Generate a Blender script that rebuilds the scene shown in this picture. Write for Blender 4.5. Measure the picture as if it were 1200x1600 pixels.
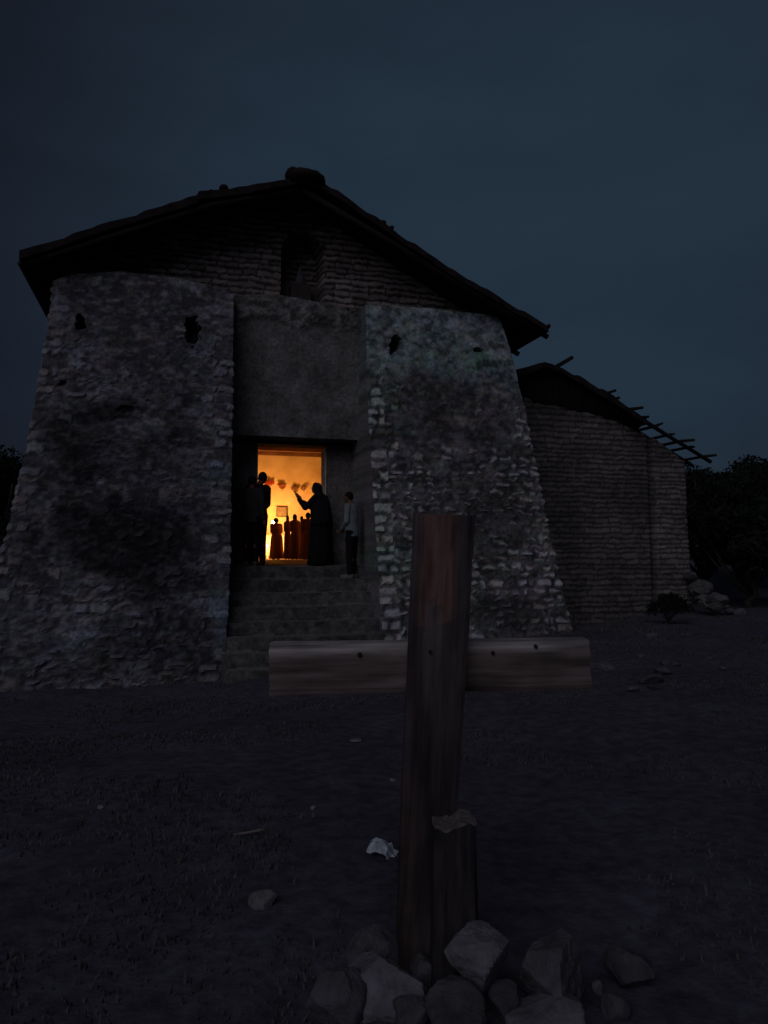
import bpy, math, random
import numpy as np
from mathutils import Vector, Matrix

# ---------------------------------------------------------------- clear
for o in list(bpy.data.objects): bpy.data.objects.remove(o, do_unlink=True)
scene = bpy.context.scene
COL = scene.collection
R = math.radians
rng = random.Random(7)

# ---------------------------------------------------------------- camera
PITCH = math.atan(63/1155.0)
cam_d = bpy.data.cameras.new('camera'); cam = bpy.data.objects.new('camera', cam_d); COL.objects.link(cam)
cam.location = (0, 0, 1.6); cam.rotation_euler = (R(90)+PITCH, 0, 0)
cam_d.sensor_fit = 'HORIZONTAL'; cam_d.sensor_width = 24; cam_d.lens = 23.1
cam_d.clip_start = 0.05; cam_d.clip_end = 2000
scene.camera = cam

# ---------------------------------------------------------------- world, dusk light
SUN_EL, SUN_AZ = R(34), R(200)          # last glow of the sky behind the camera, a little to the left
world = bpy.data.worlds.new('World'); scene.world = world; world.use_nodes = True
nt = world.node_tree; nt.nodes.clear()
out = nt.nodes.new('ShaderNodeOutputWorld'); bg = nt.nodes.new('ShaderNodeBackground')
sky = nt.nodes.new('ShaderNodeTexSky'); sky.sky_type = 'NISHITA'; sky.sun_disc = False
sky.sun_elevation = R(-4.5); sky.sun_rotation = R(38); sky.air_density = 1.2; sky.dust_density = 3.0; sky.ozone_density = 2.5
tc = nt.nodes.new('ShaderNodeTexCoord'); nz = nt.nodes.new('ShaderNodeTexNoise'); nz.inputs['Scale'].default_value = 2.6
nz.inputs['Detail'].default_value = 6; nz.inputs['Roughness'].default_value = 0.55
mp = nt.nodes.new('ShaderNodeMapping'); mp.inputs['Scale'].default_value = (1, 1, 3.2); mp.inputs['Location'].default_value = (0.3, 0.2, 0)
mr = nt.nodes.new('ShaderNodeMapRange'); mr.inputs['From Min'].default_value = .3; mr.inputs['From Max'].default_value = .7
mr.inputs['To Min'].default_value = .86; mr.inputs['To Max'].default_value = 1.12
L = nt.links.new
# afterglow lingering in the thin cloud over the annex, fading to deep blue away from it
gd = Vector((math.sin(R(8))*math.cos(R(20)), math.cos(R(8))*math.cos(R(20)), math.sin(R(20))))
dt = nt.nodes.new('ShaderNodeVectorMath'); dt.operation = 'DOT_PRODUCT'; dt.inputs[1].default_value = gd
nm = nt.nodes.new('ShaderNodeVectorMath'); nm.operation = 'NORMALIZE'
ramp = nt.nodes.new('ShaderNodeMapRange'); ramp.interpolation_type = 'SMOOTHSTEP'
ramp.inputs['From Min'].default_value = .76; ramp.inputs['From Max'].default_value = 1.02
glow = nt.nodes.new('ShaderNodeMix'); glow.data_type = 'RGBA'
glow.inputs[6].default_value = (.082, .106, .182, 1); glow.inputs[7].default_value = (.162, .295, .465, 1)
addn = nt.nodes.new('ShaderNodeMix'); addn.data_type = 'RGBA'; addn.blend_type = 'ADD'; addn.inputs['Factor'].default_value = .35
tint = nt.nodes.new('ShaderNodeMix'); tint.data_type = 'RGBA'; tint.blend_type = 'MULTIPLY'; tint.inputs['Factor'].default_value = 1
L(tc.outputs['Generated'], mp.inputs['Vector']); L(mp.outputs[0], nz.inputs['Vector']); L(nz.outputs['Fac'], mr.inputs['Value'])
L(tc.outputs['Generated'], nm.inputs[0]); L(nm.outputs[0], dt.inputs[0]); L(dt.outputs['Value'], ramp.inputs['Value']); L(ramp.outputs[0], glow.inputs['Factor'])
L(glow.outputs[2], addn.inputs[6]); L(sky.outputs[0], addn.inputs[7]); L(addn.outputs[2], tint.inputs[6]); L(mr.outputs[0], tint.inputs[7])
L(tint.outputs[2], bg.inputs['Color']); bg.inputs['Strength'].default_value = 0.10; L(bg.outputs[0], out.inputs[0])
sd = bpy.data.lights.new('sun', 'SUN'); sun = bpy.data.objects.new('sun', sd); COL.objects.link(sun)
sd.energy = 0.38; sd.angle = R(50); sd.color = (0.86, 0.83, 1.0)
dirv = Vector((math.sin(SUN_AZ)*math.cos(SUN_EL), math.cos(SUN_AZ)*math.cos(SUN_EL), math.sin(SUN_EL)))
sun.rotation_euler = dirv.to_track_quat('Z', 'Y').to_euler(); sun.location = dirv*30
scene.view_settings.view_transform = 'Standard'; scene.view_settings.look = 'None'
scene.view_settings.exposure = 0; scene.view_settings.gamma = 1
scene.render.engine = 'CYCLES'

# ---------------------------------------------------------------- geometry frame of the church
TH = R(16.2)
EU = np.array([math.cos(TH), math.sin(TH)]); EW = np.array([-math.sin(TH), math.cos(TH)])
O2 = np.array([-1.648, 14.1]) - .35*EW
def tolocal(x, y):
    d = np.array([x, y]) - O2; return float(d@EU), float(d@EW)
def toworld(u, w, z=0):
    p = O2 + u*EU + w*EW; return (float(p[0]), float(p[1]), z)
def ray(px, py):
    a = (px-600)/1155; b = (800-py)/1155
    return np.array([a, math.cos(PITCH)-b*math.sin(PITCH), math.sin(PITCH)+b*math.cos(PITCH)])
def hit(px, py, w0=0., k=0., z0=0.):
    """where the line of sight meets the local plane w = w0 + k (z - z0); gives (u, w, z)"""
    d = ray(px, py); du = d[:2]@EU; dw = d[:2]@EW; uc, wc = tolocal(0, 0)
    t = (w0 + k*(1.6-z0) - wc)/(dw - k*d[2])
    return float(uc+t*du), float(wc+t*dw), float(1.6+t*d[2])
def at_depth(px, py, depth):
    d = ray(px, py); t = depth/d[1]; return Vector((d[0]*t, depth, 1.6+d[2]*t))

# ---------------------------------------------------------------- noise
def _h(i, j, s):
    n = (i.astype(np.int64)*374761393 + j.astype(np.int64)*668265263 + int(s)*2147483647) & 0xffffffff
    n = ((n ^ (n >> 13))*1274126177) & 0xffffffff
    return ((n ^ (n >> 16)) & 0xffffff)/float(0xffffff)
def vn(x, y, s=0):
    x = np.asarray(x, float); y = np.asarray(y, float)
    i = np.floor(x); j = np.floor(y); fx = x-i; fy = y-j; fx = fx*fx*(3-2*fx); fy = fy*fy*(3-2*fy)
    a = _h(i, j, s); b = _h(i+1, j, s); c = _h(i, j+1, s); d = _h(i+1, j+1, s)
    return (a*(1-fx)+b*fx)*(1-fy) + (c*(1-fx)+d*fx)*fy
def fbm(x, y, s=0, o=4, r=.5):
    t = 0; a = 1; n = 0
    for k in range(o):
        t = t + a*vn(x*2**k+17.3*k, y*2**k-9.1*k, s+k); n += a; a *= r
    return t/n
def sst(a, b, x):
    t = np.clip((x-a)/(b-a), 0, 1); return t*t*(3-2*t)

# ---------------------------------------------------------------- object helpers
def tag(o, label=None, cat=None, group=None, kind=None):
    if label: o['label'] = label
    if cat: o['category'] = cat
    if group: o['group'] = group
    if kind: o['kind'] = kind
    return o
def empty(name, loc=(0,0,0), rz=0.):
    o = bpy.data.objects.new(name, None); COL.objects.link(o); o.location = loc; o.rotation_euler = (0,0,rz)
    o.empty_display_size = .2; return o
def mesh_obj(name, verts, faces, mat, parent=None, cols=None, smooth=False):
    me = bpy.data.meshes.new(name)
    me.from_pydata([tuple(map(float, v)) for v in verts], [], [tuple(map(int, f)) for f in faces]); me.update()
    if smooth: me.polygons.foreach_set('use_smooth', [True]*len(me.polygons))
    if cols is not None:
        at = me.color_attributes.new('col', 'FLOAT_COLOR', 'POINT')
        c = np.ones((len(verts), 4), np.float32); c[:, :3] = cols; at.data.foreach_set('color', c.ravel())
    me.materials.append(mat)
    o = bpy.data.objects.new(name, me); COL.objects.link(o)
    if parent: o.parent = parent
    return o
def grid_faces(n, m, off=0, flip=False):
    """n rows x m columns"""
    i, j = np.meshgrid(np.arange(n-1), np.arange(m-1), indexing='ij'); a = (i*m+j).ravel()+off
    f = np.stack([a, a+1, a+m+1, a+m], 1)
    return (f[:, ::-1] if flip else f).tolist()
class MB:
    def __init__(s): s.v = []; s.f = []
    def add(s, v, f):
        o = len(s.v); s.v += [tuple(p) for p in v]; s.f += [tuple(i+o for i in q) for q in f]
    def box(s, x0, x1, y0, y1, z0, z1, j=0., r=None):
        v = [(x, y, z) for z in (z0, z1) for y in (y0, y1) for x in (x0, x1)]
        if j: v = [tuple(c+(r or rng).uniform(-j, j) for c in p) for p in v]
        s.add(v, [(0,2,3,1), (4,5,7,6), (0,1,5,4), (2,6,7,3), (0,4,6,2), (1,3,7,5)])
    def tube(s, pts, rads, n=8, jit=0.):
        pts = [Vector(p) for p in pts]; rings = []
        for k, p in enumerate(pts):
            d = (pts[min(k+1, len(pts)-1)]-pts[max(k-1, 0)]).normalized()
            a = d.cross(Vector((0.3, 0.2, 1)) if abs(d.z) < .9 else Vector((1, 0, 0))).normalized(); b = d.cross(a)
            rr = rads[k] if hasattr(rads, '__len__') else rads
            rings.append([p + (a*math.cos(t)+b*math.sin(t))*rr*(1+rng.uniform(-jit, jit)) for t in [2*math.pi*i/n for i in range(n)]])
        v = [q for r_ in rings for q in r_]; f = []
        for k in range(len(pts)-1):
            for i in range(n): f.append((k*n+i, k*n+(i+1) % n, (k+1)*n+(i+1) % n, (k+1)*n+i))
        f.append(tuple(range(n))[::-1]); f.append(tuple((len(pts)-1)*n+i for i in range(n)))
        s.add(v, f)
    def ell(s, c, r, nu=14, nv=10, tilt=None):
        v = []; M = tilt or Matrix.Identity(3)
        for j in range(nv+1):
            ph = math.pi*j/nv
            for i in range(nu):
                t = 2*math.pi*i/nu
                v.append(tuple(Vector(c)+M@Vector((r[0]*math.sin(ph)*math.cos(t), r[1]*math.sin(ph)*math.sin(t), r[2]*math.cos(ph)))))
        f = [(j*nu+i, (j+1)*nu+i, (j+1)*nu+(i+1) % nu, j*nu+(i+1) % nu) for j in range(nv) for i in range(nu)]
        s.add(v, f)
    def build(s, name, mat, parent=None, smooth=False, cols=None):
        return mesh_obj(name, s.v, s.f, mat, parent, cols, smooth)

# ---------------------------------------------------------------- materials
def mat_base(name, rough=.9, spec=.2):
    m = bpy.data.materials.new(name); m.use_nodes = True; n = m.node_tree; b = n.nodes['Principled BSDF']
    b.inputs['Roughness'].default_value = rough; b.inputs['Specular IOR Level'].default_value = spec
    return m, n, b
def noise_node(n, scale, detail=6, rough=.6, coord='Object', stretch=(1,1,1)):
    t = n.nodes.new('ShaderNodeTexCoord'); mp = n.nodes.new('ShaderNodeMapping'); mp.inputs['Scale'].default_value = stretch
    z = n.nodes.new('ShaderNodeTexNoise'); z.inputs['Scale'].default_value = scale; z.inputs['Detail'].default_value = detail
    z.inputs['Roughness'].default_value = rough
    n.links.new(t.outputs[coord], mp.inputs[0]); n.links.new(mp.outputs[0], z.inputs['Vector']); return z
def add_bump(n, b, src, strength, dist):
    bp = n.nodes.new('ShaderNodeBump'); bp.inputs['Strength'].default_value = strength; bp.inputs['Distance'].default_value = dist
    n.links.new(src, bp.inputs['Height']); n.links.new(bp.outputs[0], b.inputs['Normal'])
def attr_mat(name, scale=14, lo=.72, hi=1.25, rough=.95, bump=.012, stretch=(1,1,1)):
    m, n, b = mat_base(name, rough)
    a = n.nodes.new('ShaderNodeAttribute'); a.attribute_name = 'col'
    z = noise_node(n, scale, 8, .65, stretch=stretch); r = n.nodes.new('ShaderNodeMapRange')
    r.inputs['From Min'].default_value = .3; r.inputs['From Max'].default_value = .7
    r.inputs['To Min'].default_value = lo; r.inputs['To Max'].default_value = hi
    x = n.nodes.new('ShaderNodeVectorMath'); x.operation = 'SCALE'
    n.links.new(z.outputs['Fac'], r.inputs[0]); n.links.new(a.outputs['Color'], x.inputs[0]); n.links.new(r.outputs[0], x.inputs['Scale'])
    n.links.new(x.outputs[0], b.inputs['Base Color']); add_bump(n, b, z.outputs['Fac'], .8, bump)
    return m
def noise_mat(name, c0, c1, scale=6, rough=.9, bump=.01, stretch=(1,1,1), spec=.2, detail=7):
    m, n, b = mat_base(name, rough, spec); z = noise_node(n, scale, detail, .6, stretch=stretch)
    r = n.nodes.new('ShaderNodeValToRGB'); r.color_ramp.elements[0].position = .32; r.color_ramp.elements[1].position = .68
    r.color_ramp.elements[0].color = (*c0, 1); r.color_ramp.elements[1].color = (*c1, 1)
    n.links.new(z.outputs['Fac'], r.inputs[0]); n.links.new(r.outputs[0], b.inputs['Base Color'])
    if bump: add_bump(n, b, z.outputs['Fac'], .7, bump)
    return m
def emit_mat(name, col, s):
    m, n, b = mat_base(name, .5); b.inputs['Emission Color'].default_value = (*col, 1); b.inputs['Emission Strength'].default_value = s
    b.inputs['Base Color'].default_value = (*col, 1); return m
M = {}
M['masonry'] = attr_mat('masonry', 17, .55, 1.45, bump=.02)
M['adobe'] = attr_mat('adobe', 9, .75, 1.25, bump=.015)
M['cross_wood'] = attr_mat('cross_wood', 42, .55, 1.5, .9, .005, (1, 1, .07))
M['beam_wood'] = attr_mat('beam_wood', 42, .55, 1.5, .9, .005, (.07, 1, 1))
M['tile'] = noise_mat('tile', (.012, .009, .010), (.03, .02, .019), 5)
M['old_wood'] = noise_mat('old_wood', (.012, .010, .010), (.03, .025, .023), 3, stretch=(6, 1, 6))
M['ground'] = attr_mat('ground', 9, .55, 1.5, .97, .03)
M['grass'] = noise_mat('grass', (.06, .06, .06), (.12, .115, .115), 1.5, bump=0)
M['rock'] = attr_mat('rock', 16, .7, 1.3, .95, .012)
M['leaf'] = noise_mat('leaf', (.010, .014, .010), (.022, .026, .018), 2, bump=0)
M['bark'] = noise_mat('bark', (.03, .024, .02), (.07, .06, .05), 8)
M['inner_wall'] = noise_mat('inner_wall', (.52, .42, .24), (.72, .60, .38), 1.6, bump=.02)
M['inner_floor'] = noise_mat('inner_floor', (.18, .13, .1), (.3, .22, .17), 2)
M['ceiling'] = noise_mat('ceiling_wood', (.09, .05, .03), (.2, .11, .07), 2, stretch=(.6, 5, 1))
M['skin'] = noise_mat('skin', (.16, .085, .055), (.2, .11, .07), 8, .6, 0)
M['hair'] = noise_mat('hair', (.006, .005, .005), (.012, .01, .01), 20, .7, 0)
M['white_cloth'] = noise_mat('white_cloth', (.7, .68, .62), (.82, .8, .75), 6, .9, .004)
M['candle'] = noise_mat('wax', (.75, .68, .5), (.85, .8, .62), 6, .5, 0)
M['metal'] = noise_mat('brass', (.3, .2, .08), (.45, .32, .12), 8, .4, 0)
M['flame'] = emit_mat('flame', (1, .62, .22), 60)
M['lamp_glow'] = emit_mat('lamp_glow', (1, .72, .38), 90)
M['paper'] = noise_mat('paper', (.42, .5, .53), (.62, .7, .72), 20, .8, .01)
M['picture'] = noise_mat('picture_print', (.13, .10, .06), (.26, .21, .13), 7, .6, 0)
M['phone'] = noise_mat('dark_plastic', (.01, .01, .01), (.02, .02, .02), 5, .4, 0)
M['iron'] = noise_mat('rusty_iron', (.02, .014, .012), (.05, .03, .022), 12, .8, .003)
def cloth(name, c, v=.25):
    return noise_mat(name, tuple(x*(1-v) for x in c), tuple(x*(1+v) for x in c), 5, .95, .006)

# ---------------------------------------------------------------- masonry height field
def courses(a, b, seed, ch=(.12, .2), cw=(.18, .42), warp=.03, r0=.06, vj=1., rag=.55):
    a = a + warp*2*(fbm(a*3.1, b*3.1, seed+11, 3)-.5) + warp*(vn(a*11, b*11, seed+5)-.5)
    b = b + warp*2*(fbm(a*2.3+40, b*2.9, seed+23, 3)-.5) + warp*(vn(a*10, b*12, seed+9)-.5)
    r_ = np.random.RandomState(seed)
    lo, hi = b.min()-.5, b.max()+.5
    ed = lo + np.concatenate([[0], np.cumsum(r_.uniform(ch[0], ch[1], int((hi-lo)/ch[0])+3))])
    row = np.searchsorted(ed, b)-1
    dy = np.minimum(b-ed[row], ed[row+1]-b)
    dx = np.zeros_like(a); idn = np.zeros(a.shape)
    alo, ahi = a.min()-1, a.max()+1
    for k in np.unique(row):
        m = row == k
        e = alo - r_.uniform(0, cw[1]) + np.concatenate([[0], np.cumsum(r_.uniform(cw[0], cw[1], int((ahi-alo)/cw[0])+6))])
        q = np.searchsorted(e, a[m])-1
        dx[m] = np.minimum(a[m]-e[q], e[q+1]-a[m]); idn[m] = k*1000+q
    rr = _h(idn, idn*0+3, seed); rs = _h(idn, idn*0+8, seed)
    dx = dx*vj
    mm = np.sqrt(np.maximum(r0-dx, 0)**2+np.maximum(r0-dy, 0)**2)/r0 + rag*(fbm(a*13, b*15, seed+31, 3)-.5)*2
    h = 1-sst(.10, .85, mm)
    return h, rr, rs

def wrap_wall(name, plan, z0, ztop, mat, parent, paint, step=.03, cap=True, capw=.45, zfun=None):
    """sheet of masonry wrapped round a plan whose corners move with height.
    plan(t) -> list of (u,w) corners, t height fraction 0..1; ztop(u) top line"""
    P0 = [np.array(p) for p in plan(0.)]; seglen = [np.linalg.norm(P0[i+1]-P0[i]) for i in range(len(P0)-1)]
    H = ztop(P0[1][0])-z0; nv = int(H/step)+1
    cnt = [max(3, int(l/step)) for l in seglen]
    rows = []
    for j in range(nv):
        t = j/(nv-1); P = [np.array(p) for p in plan(t)]
        line = []; segi = []; fr = []
        for s in range(len(P)-1):
            n = cnt[s]; last = s == len(P)-2
            for i in range(n+(1 if last else 0)):
                f = i/n; line.append(P[s]*(1-f)+P[s+1]*f); segi.append(s); fr.append(f)
        rows.append(line)
    base = np.array(rows)                       # nv, m, 2
    segi = np.array(segi); fr = np.array(fr); m = base.shape[1]
    d = np.gradient(base, axis=1); d /= np.linalg.norm(d, axis=2, keepdims=True)+1e-9
    nrm = np.stack([d[..., 1], -d[..., 0]], -1)  # outward for counter-clockwise-in-(u,-w) walk
    arc = np.concatenate([[0], np.cumsum(np.linalg.norm(np.diff(base[nv//2], axis=0), axis=1))])
    zt = np.array([ztop(u) for u in base[-1, :, 0]])
    T = np.linspace(0, 1, nv)[:, None]; Z = z0 + T*(zt[None, :]-z0)
    U = base[..., 0]
    info = dict(seg=np.broadcast_to(segi, U.shape), fr=np.broadcast_to(fr, U.shape), arc=np.broadcast_to(arc, U.shape), T=np.broadcast_to(T, U.shape),
                seglen=seglen)
    disp, col = paint(U, Z, info)
    pos = base + nrm*disp[..., None]
    Z = Z + .0*disp
    V = np.concatenate([pos, Z[..., None]], -1).reshape(-1, 3); C = col.reshape(-1, 3); F = grid_faces(nv, m)
    if cap:                                       # rounded shoulder and top running back to the wall behind
        n = 10; off = len(V); top = np.concatenate([pos[-1], Z[-1][:, None]], -1)
        uL, uR = base[-1, segi == 1, 0].min(), base[-1, segi == 1, 0].max()
        capv = []
        for k in range(1, n+1):
            f = k/n; tgt = top.copy(); tgt[:, 1] = capw; tgt[:, 0] = np.clip(top[:, 0], uL+.05, uR-.05)
            q = top*(1-f)+tgt*f; q[:, 2] = top[:, 2] + .05*math.sin(min(1, f*3)*math.pi/2) + .03*(fbm(q[:, 0]*5, q[:, 1]*5, 3)-.5)
            capv.append(q)
        capv = np.array(capv).reshape(-1, 3); V = np.concatenate([V, capv]); C = np.concatenate([C, np.tile(C[-m:], (n, 1))*1.0])
        F += grid_faces(n+1, m, off-m)
    o = mesh_obj(name, V, F, mat, parent, C)
    return o

GREY = np.array([.33, .32, .31]); MORT = np.array([.13, .125, .125])
def tints(rs, strength=1.):
    """slightly different grey of every stone: beige, bluish, greenish, violet"""
    pal = np.array([[1.06, 1.0, .92], [.93, 1.0, 1.08], [.95, 1.06, .98], [1.02, .97, 1.06], [1, 1, 1]])
    i = np.minimum((rs*5).astype(int), 4); return 1+(pal[i]-1)*strength

church = empty('church', (float(O2[0]), float(O2[1]), 0), TH)
tag(church, 'old stone church with battered masonry front, lit doorway and sagging tiled gable roof', 'church')

ZL = hit(300, 452, 0)[2]            # height of the ledge on top of the battered masonry
KB = 0.20                            # batter: metres forward per metre down
def fhit(px, py): return hit(px, py, 0, KB, ZL)      # on the battered face
FLOOR = 1.35
def contour(pts):
    q = sorted((fhit(*p)[2], fhit(*p)[0]) for p in pts)
    z = np.array([a for a, b in q]); u = np.array([b for a, b in q])
    return lambda zz: float(np.interp(zz, z, u)) if zz > z[0] else float(u[0]+(zz-z[0])*(u[1]-u[0])/(z[1]-z[0]))
LO = contour([(84, 440), (78, 500), (60, 600), (40, 700), (14, 820), (-10, 900), (-32, 1000)])
LI = contour([(364, 458), (361, 700), (358, 880), (352, 1000), (346, 1060)])
RI = contour([(573, 480), (575, 600), (579, 700), (586, 800), (592, 900), (598, 995)])
RO = contour([(780, 497), (800, 560), (818, 640), (838, 750), (858, 850), (888, 985)])
def topline(pts):
    q = [hit(p[0], p[1], 0) for p in pts]; u = [a[0] for a in q]; z = [a[2] for a in q]
    return lambda uu: float(np.interp(uu, u, z))
ZTL = topline([(84, 440), (110, 429), (190, 425), (285, 437), (335, 449), (364, 459)])
ZTM = topline([(365, 459), (400, 452), (440, 453), (500, 464), (560, 476), (575, 479)])
ZTR = topline([(573, 477), (600, 478), (680, 484), (745, 490), (770, 493), (784, 500)])

def spots(U, Z, lst, seed=0, soft=.5):
    """sum of blotches given where they sit in the photograph, turned to places on the battered face"""
    m = np.zeros(U.shape); wob = (fbm(U*2.2, Z*2.2, 77+seed, 4)-.5)*1.5
    for (px, py, rx, ry, s) in lst:
        u, w, z = fhit(px, py); q = np.sqrt(((U-u)/(rx*.0113))**2+((Z-z)/(ry*.0113))**2)+wob
        m = m + s*(1-sst(1-soft, 1+soft, q))
    return m

def paint_left(U, Z, I):
    h, rr, rs = courses(I['arc'], Z, 31, (.10, .18), (.14, .34), .09, .07, 1., .55)
    fr = I['fr']; seg = I['seg']; W = I['seglen'][1]
    hq, rrq, rsq = courses(I['arc'], Z, 33, (.13, .21), (.28, .46), .04, .06, 1., .5)
    inn = np.where(seg == 1, np.minimum((1-fr)*W, fr*W+.05), 0.0)
    qk = 1-sst(.33, .40, inn+.16*(fbm(U*3, Z*2, 71, 2)-.5))
    h = h*(1-qk)+hq*qk; rr = np.where(qk > .5, rrq, rr); rs = np.where(qk > .5, rsq, rs)
    low = 1-sst(-1, 2.4, Z); top = sst(5.0, 5.9, Z)
    exposed = np.clip(.50 + .5*qk + .45*low - .35*top + 1.7*(fbm(U*1.8, Z*2.2, 5)-.5), 0, 1)
    n1 = fbm(U*2.6, Z*3.4, 15, 5); n2 = fbm(U*10, Z*13, 16, 4); n3 = fbm(U*8.5, Z*15, 18, 4)
    pick = np.where(rr > .72-.30*low-.30*qk, 1., .22+.5*rr)
    disp = .012+.036*h*exposed*(.3+.9*rr) + .035*(n1-.5) + .02*(n2-.5) + .012*(n3-.5)
    val = h*exposed*pick*(.38+.55*rr) + (1-exposed*h)*np.clip(.19+.7*(n1-.5)+1.3*(n3-.5)+.9*(n2-.5), .03, 1.)
    val *= .50 + .75*fbm(U*1.1, Z*1.3, 91, 3)
    dark = spots(U, Z, [(160, 835, 100, 42, .95), (245, 890, 62, 40, .85), (125, 690, 62, 48, .8), (255, 690, 42, 30, .5), (205, 640, 40, 18, .7),
                        (110, 760, 60, 50, .4), (250, 1010, 90, 45, .6), (60, 1040, 60, 35, .35), (285, 650, 24, 40, .5), (250, 790, 50, 22, .4)], 1, .4)
    pale = spots(U, Z, [(341, 968, 20, 42, 1.0), (337, 735, 24, 16, .5), (340, 775, 18, 14, .35), (150, 985, 60, 26, .22), (245, 800, 46, 14, .22), (240, 670, 18, 14, .3), (60, 1000, 60, 40, .15),
                        (325, 560, 26, 70, .22), (115, 545, 26, 16, .25)], 2, .5)
    val = val + .34*np.clip(pale, 0, 1)*(.4+1.2*n2)
    c = (MORT*.45 + (GREY*1.15)*np.clip(val, 0, 1.6)[..., None])*tints(rs, .9)
    c = c*np.array([.96, .94, 1.06])
    c = c*(1+(np.array([.84, 1.04, 1.16])-1)*np.clip(pale*1.3, 0, 1)[..., None])
    c = c*np.array([.94, .96, .92])*(1-.75*np.clip(dark, 0, 1))[..., None]
    # putlog holes
    for (px, py, hw, hh) in [(126, 503, .09, .11), (301, 518, .11, .25), (200, 640, .14, .05), (96, 600, .05, .05)]:
        u, w, z = fhit(px, py); q = (abs((U-u+.10*(fbm(U*5, Z*5, 4)-.5))/hw)**3+abs((Z-z)/hh)**3)**(1/3)+1.1*(n2-.5)
        k = (1-sst(.8, 1.05, q))*(seg == 1); disp = disp-.38*k*(hh > .08)-.07*k; c = c*(1-.55*k)[..., None]
    return disp, c
def plan_wall(inn, outl, left, ztop):
    zb = -1.3
    def f(t):
        z = zb + t*(ZL-zb); w = -(ZL-z)*KB
        if t > .985: w += .0
        if left: return [(outl(z)+.05, .7), (outl(z), w), (inn(z), w), (inn(z)+.02*(1-t), .92)]
        return [(inn(z), .92), (inn(z), w), (outl(z), w), (outl(z)-.05, .7)]
    return f
lb = wrap_wall('buttress', plan_wall(LI, LO, True, ZTL), -1.3, ZTL, M['masonry'], church, paint_left, .027)
lb['label'] = 'rough rubble buttress with dark stains and two putlog holes'

def paint_right(U, Z, I):
    seg = I['seg']; fr = I['fr']; W = I['seglen'][1]
    h, rr, rs = courses(I['arc'], Z, 57, (.11, .175), (.14, .32), .075, .078, 1., .42)
    edge = np.where(seg == 1, np.minimum(fr, 1-fr)*W, np.where(seg == 0, 3., 0))
    h2, rr2, rs2 = courses(I['arc'], Z, 59, (.16, .24), (.26, .44), .035, .07, 1., .4)
    inner = np.where(seg == 1, fr*W, 3.)
    q = 1-sst(.30, .36, inner); q = q*(seg == 1)
    h = h*(1-q)+h2*q; rr = np.where(q > .5, rr2, rr); rs = np.where(q > .5, rs2, rs)
    quoin = 1-sst(.28, .5, edge)
    lowm = 1-sst(2.6, 4.2, Z+.8*(fbm(U*1.2, Z*1.2, 8)-.5))
    topm = sst(4.6, 5.35, Z+.5*(fbm(U*1.4, Z*1.4, 9)-.5))
    n1 = fbm(U*2.8, Z*3.4, 45, 5); n2 = fbm(U*10, Z*12, 46, 4)
    exposed = np.clip(.30+.6*lowm+.55*quoin-1.0*topm + .9*(fbm(U*1.8, Z*1.8, 6)-.5), 0, 1)
    pick = np.where(rr > (.80-.38*lowm-.35*quoin), 1, .25+.3*rr)      # only some stones still show pale
    disp = .012+.036*h*exposed*(.4+rr) + .04*(n1-.5)+.016*(n2-.5)
    val = h*np.clip(exposed+.25*lowm, 0, 1)*pick*(.55+.8*rr) + (1-exposed*h)*np.clip(.12+.7*(n1-.45)+.7*(n2-.5), .02, 1)
    val = val*(1-topm*.9) + topm*np.clip(.50+1.0*(n1-.5)+1.5*(n2-.5), .1, 1.2)
    dark = spots(U, Z, [(760, 830, 30, 60, .55), (800, 800, 26, 40, .4), (690, 620, 60, 60, .35), (800, 955, 90, 26, .9), (700, 790, 60, 40, .4)], 3, .5)
    pale = spots(U, Z, [(610, 930, 30, 60, .25), (640, 850, 70, 90, .12), (850, 930, 40, 60, .25), (660, 500, 60, 16, .3), (600, 620, 26, 60, .15)], 4, .5)
    val = val*(1-.8*np.clip(dark, 0, 1)) + np.clip(pale, 0, 1)*h
    side = (seg == 0); val = np.where(side, .36+.5*(n1-.5)+.3*(n2-.5), val)
    disp = np.where(side, .05*(n1-.5)+.012*n2+.012, disp)
    c = (MORT*.36 + GREY*1.25*np.clip(val, 0, 1.7)[..., None])*tints(rs, 1.0)
    c = c*(1+(np.array([.86, 1.02, 1.06])-1)*topm[..., None])
    grn = np.clip(spots(U, Z, [(690, 560, 120, 30, .6), (600, 620, 30, 60, .6), (760, 560, 40, 20, .6), (610, 870, 30, 40, .7)], 6, .6), 0, 1)
    c = c*(1+(np.array([.8, 1.04, .88])-1)*grn[..., None])
    for (px, py, hw, hh, sl) in [(617, 539, .11, .17, .35), (746, 547, .10, .04, 0)]:
        u, w, z = fhit(px, py); q = (abs((U-u-sl*(Z-z))/hw)**3+abs((Z-z)/hh)**3)**(1/3)+.8*(n2-.5)
        k = (1-sst(.8, 1.05, q))*(seg == 1); disp = disp-.38*k; c = c*(1-.5*k)[..., None]
    return disp, c
rb = wrap_wall('buttress', plan_wall(RI, RO, False, ZTR), -1.0, ZTR, M['masonry'], church, paint_right, .027)
rb['label'] = 'buttress with pale quoin stones and pale plaster band along its top'

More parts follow.
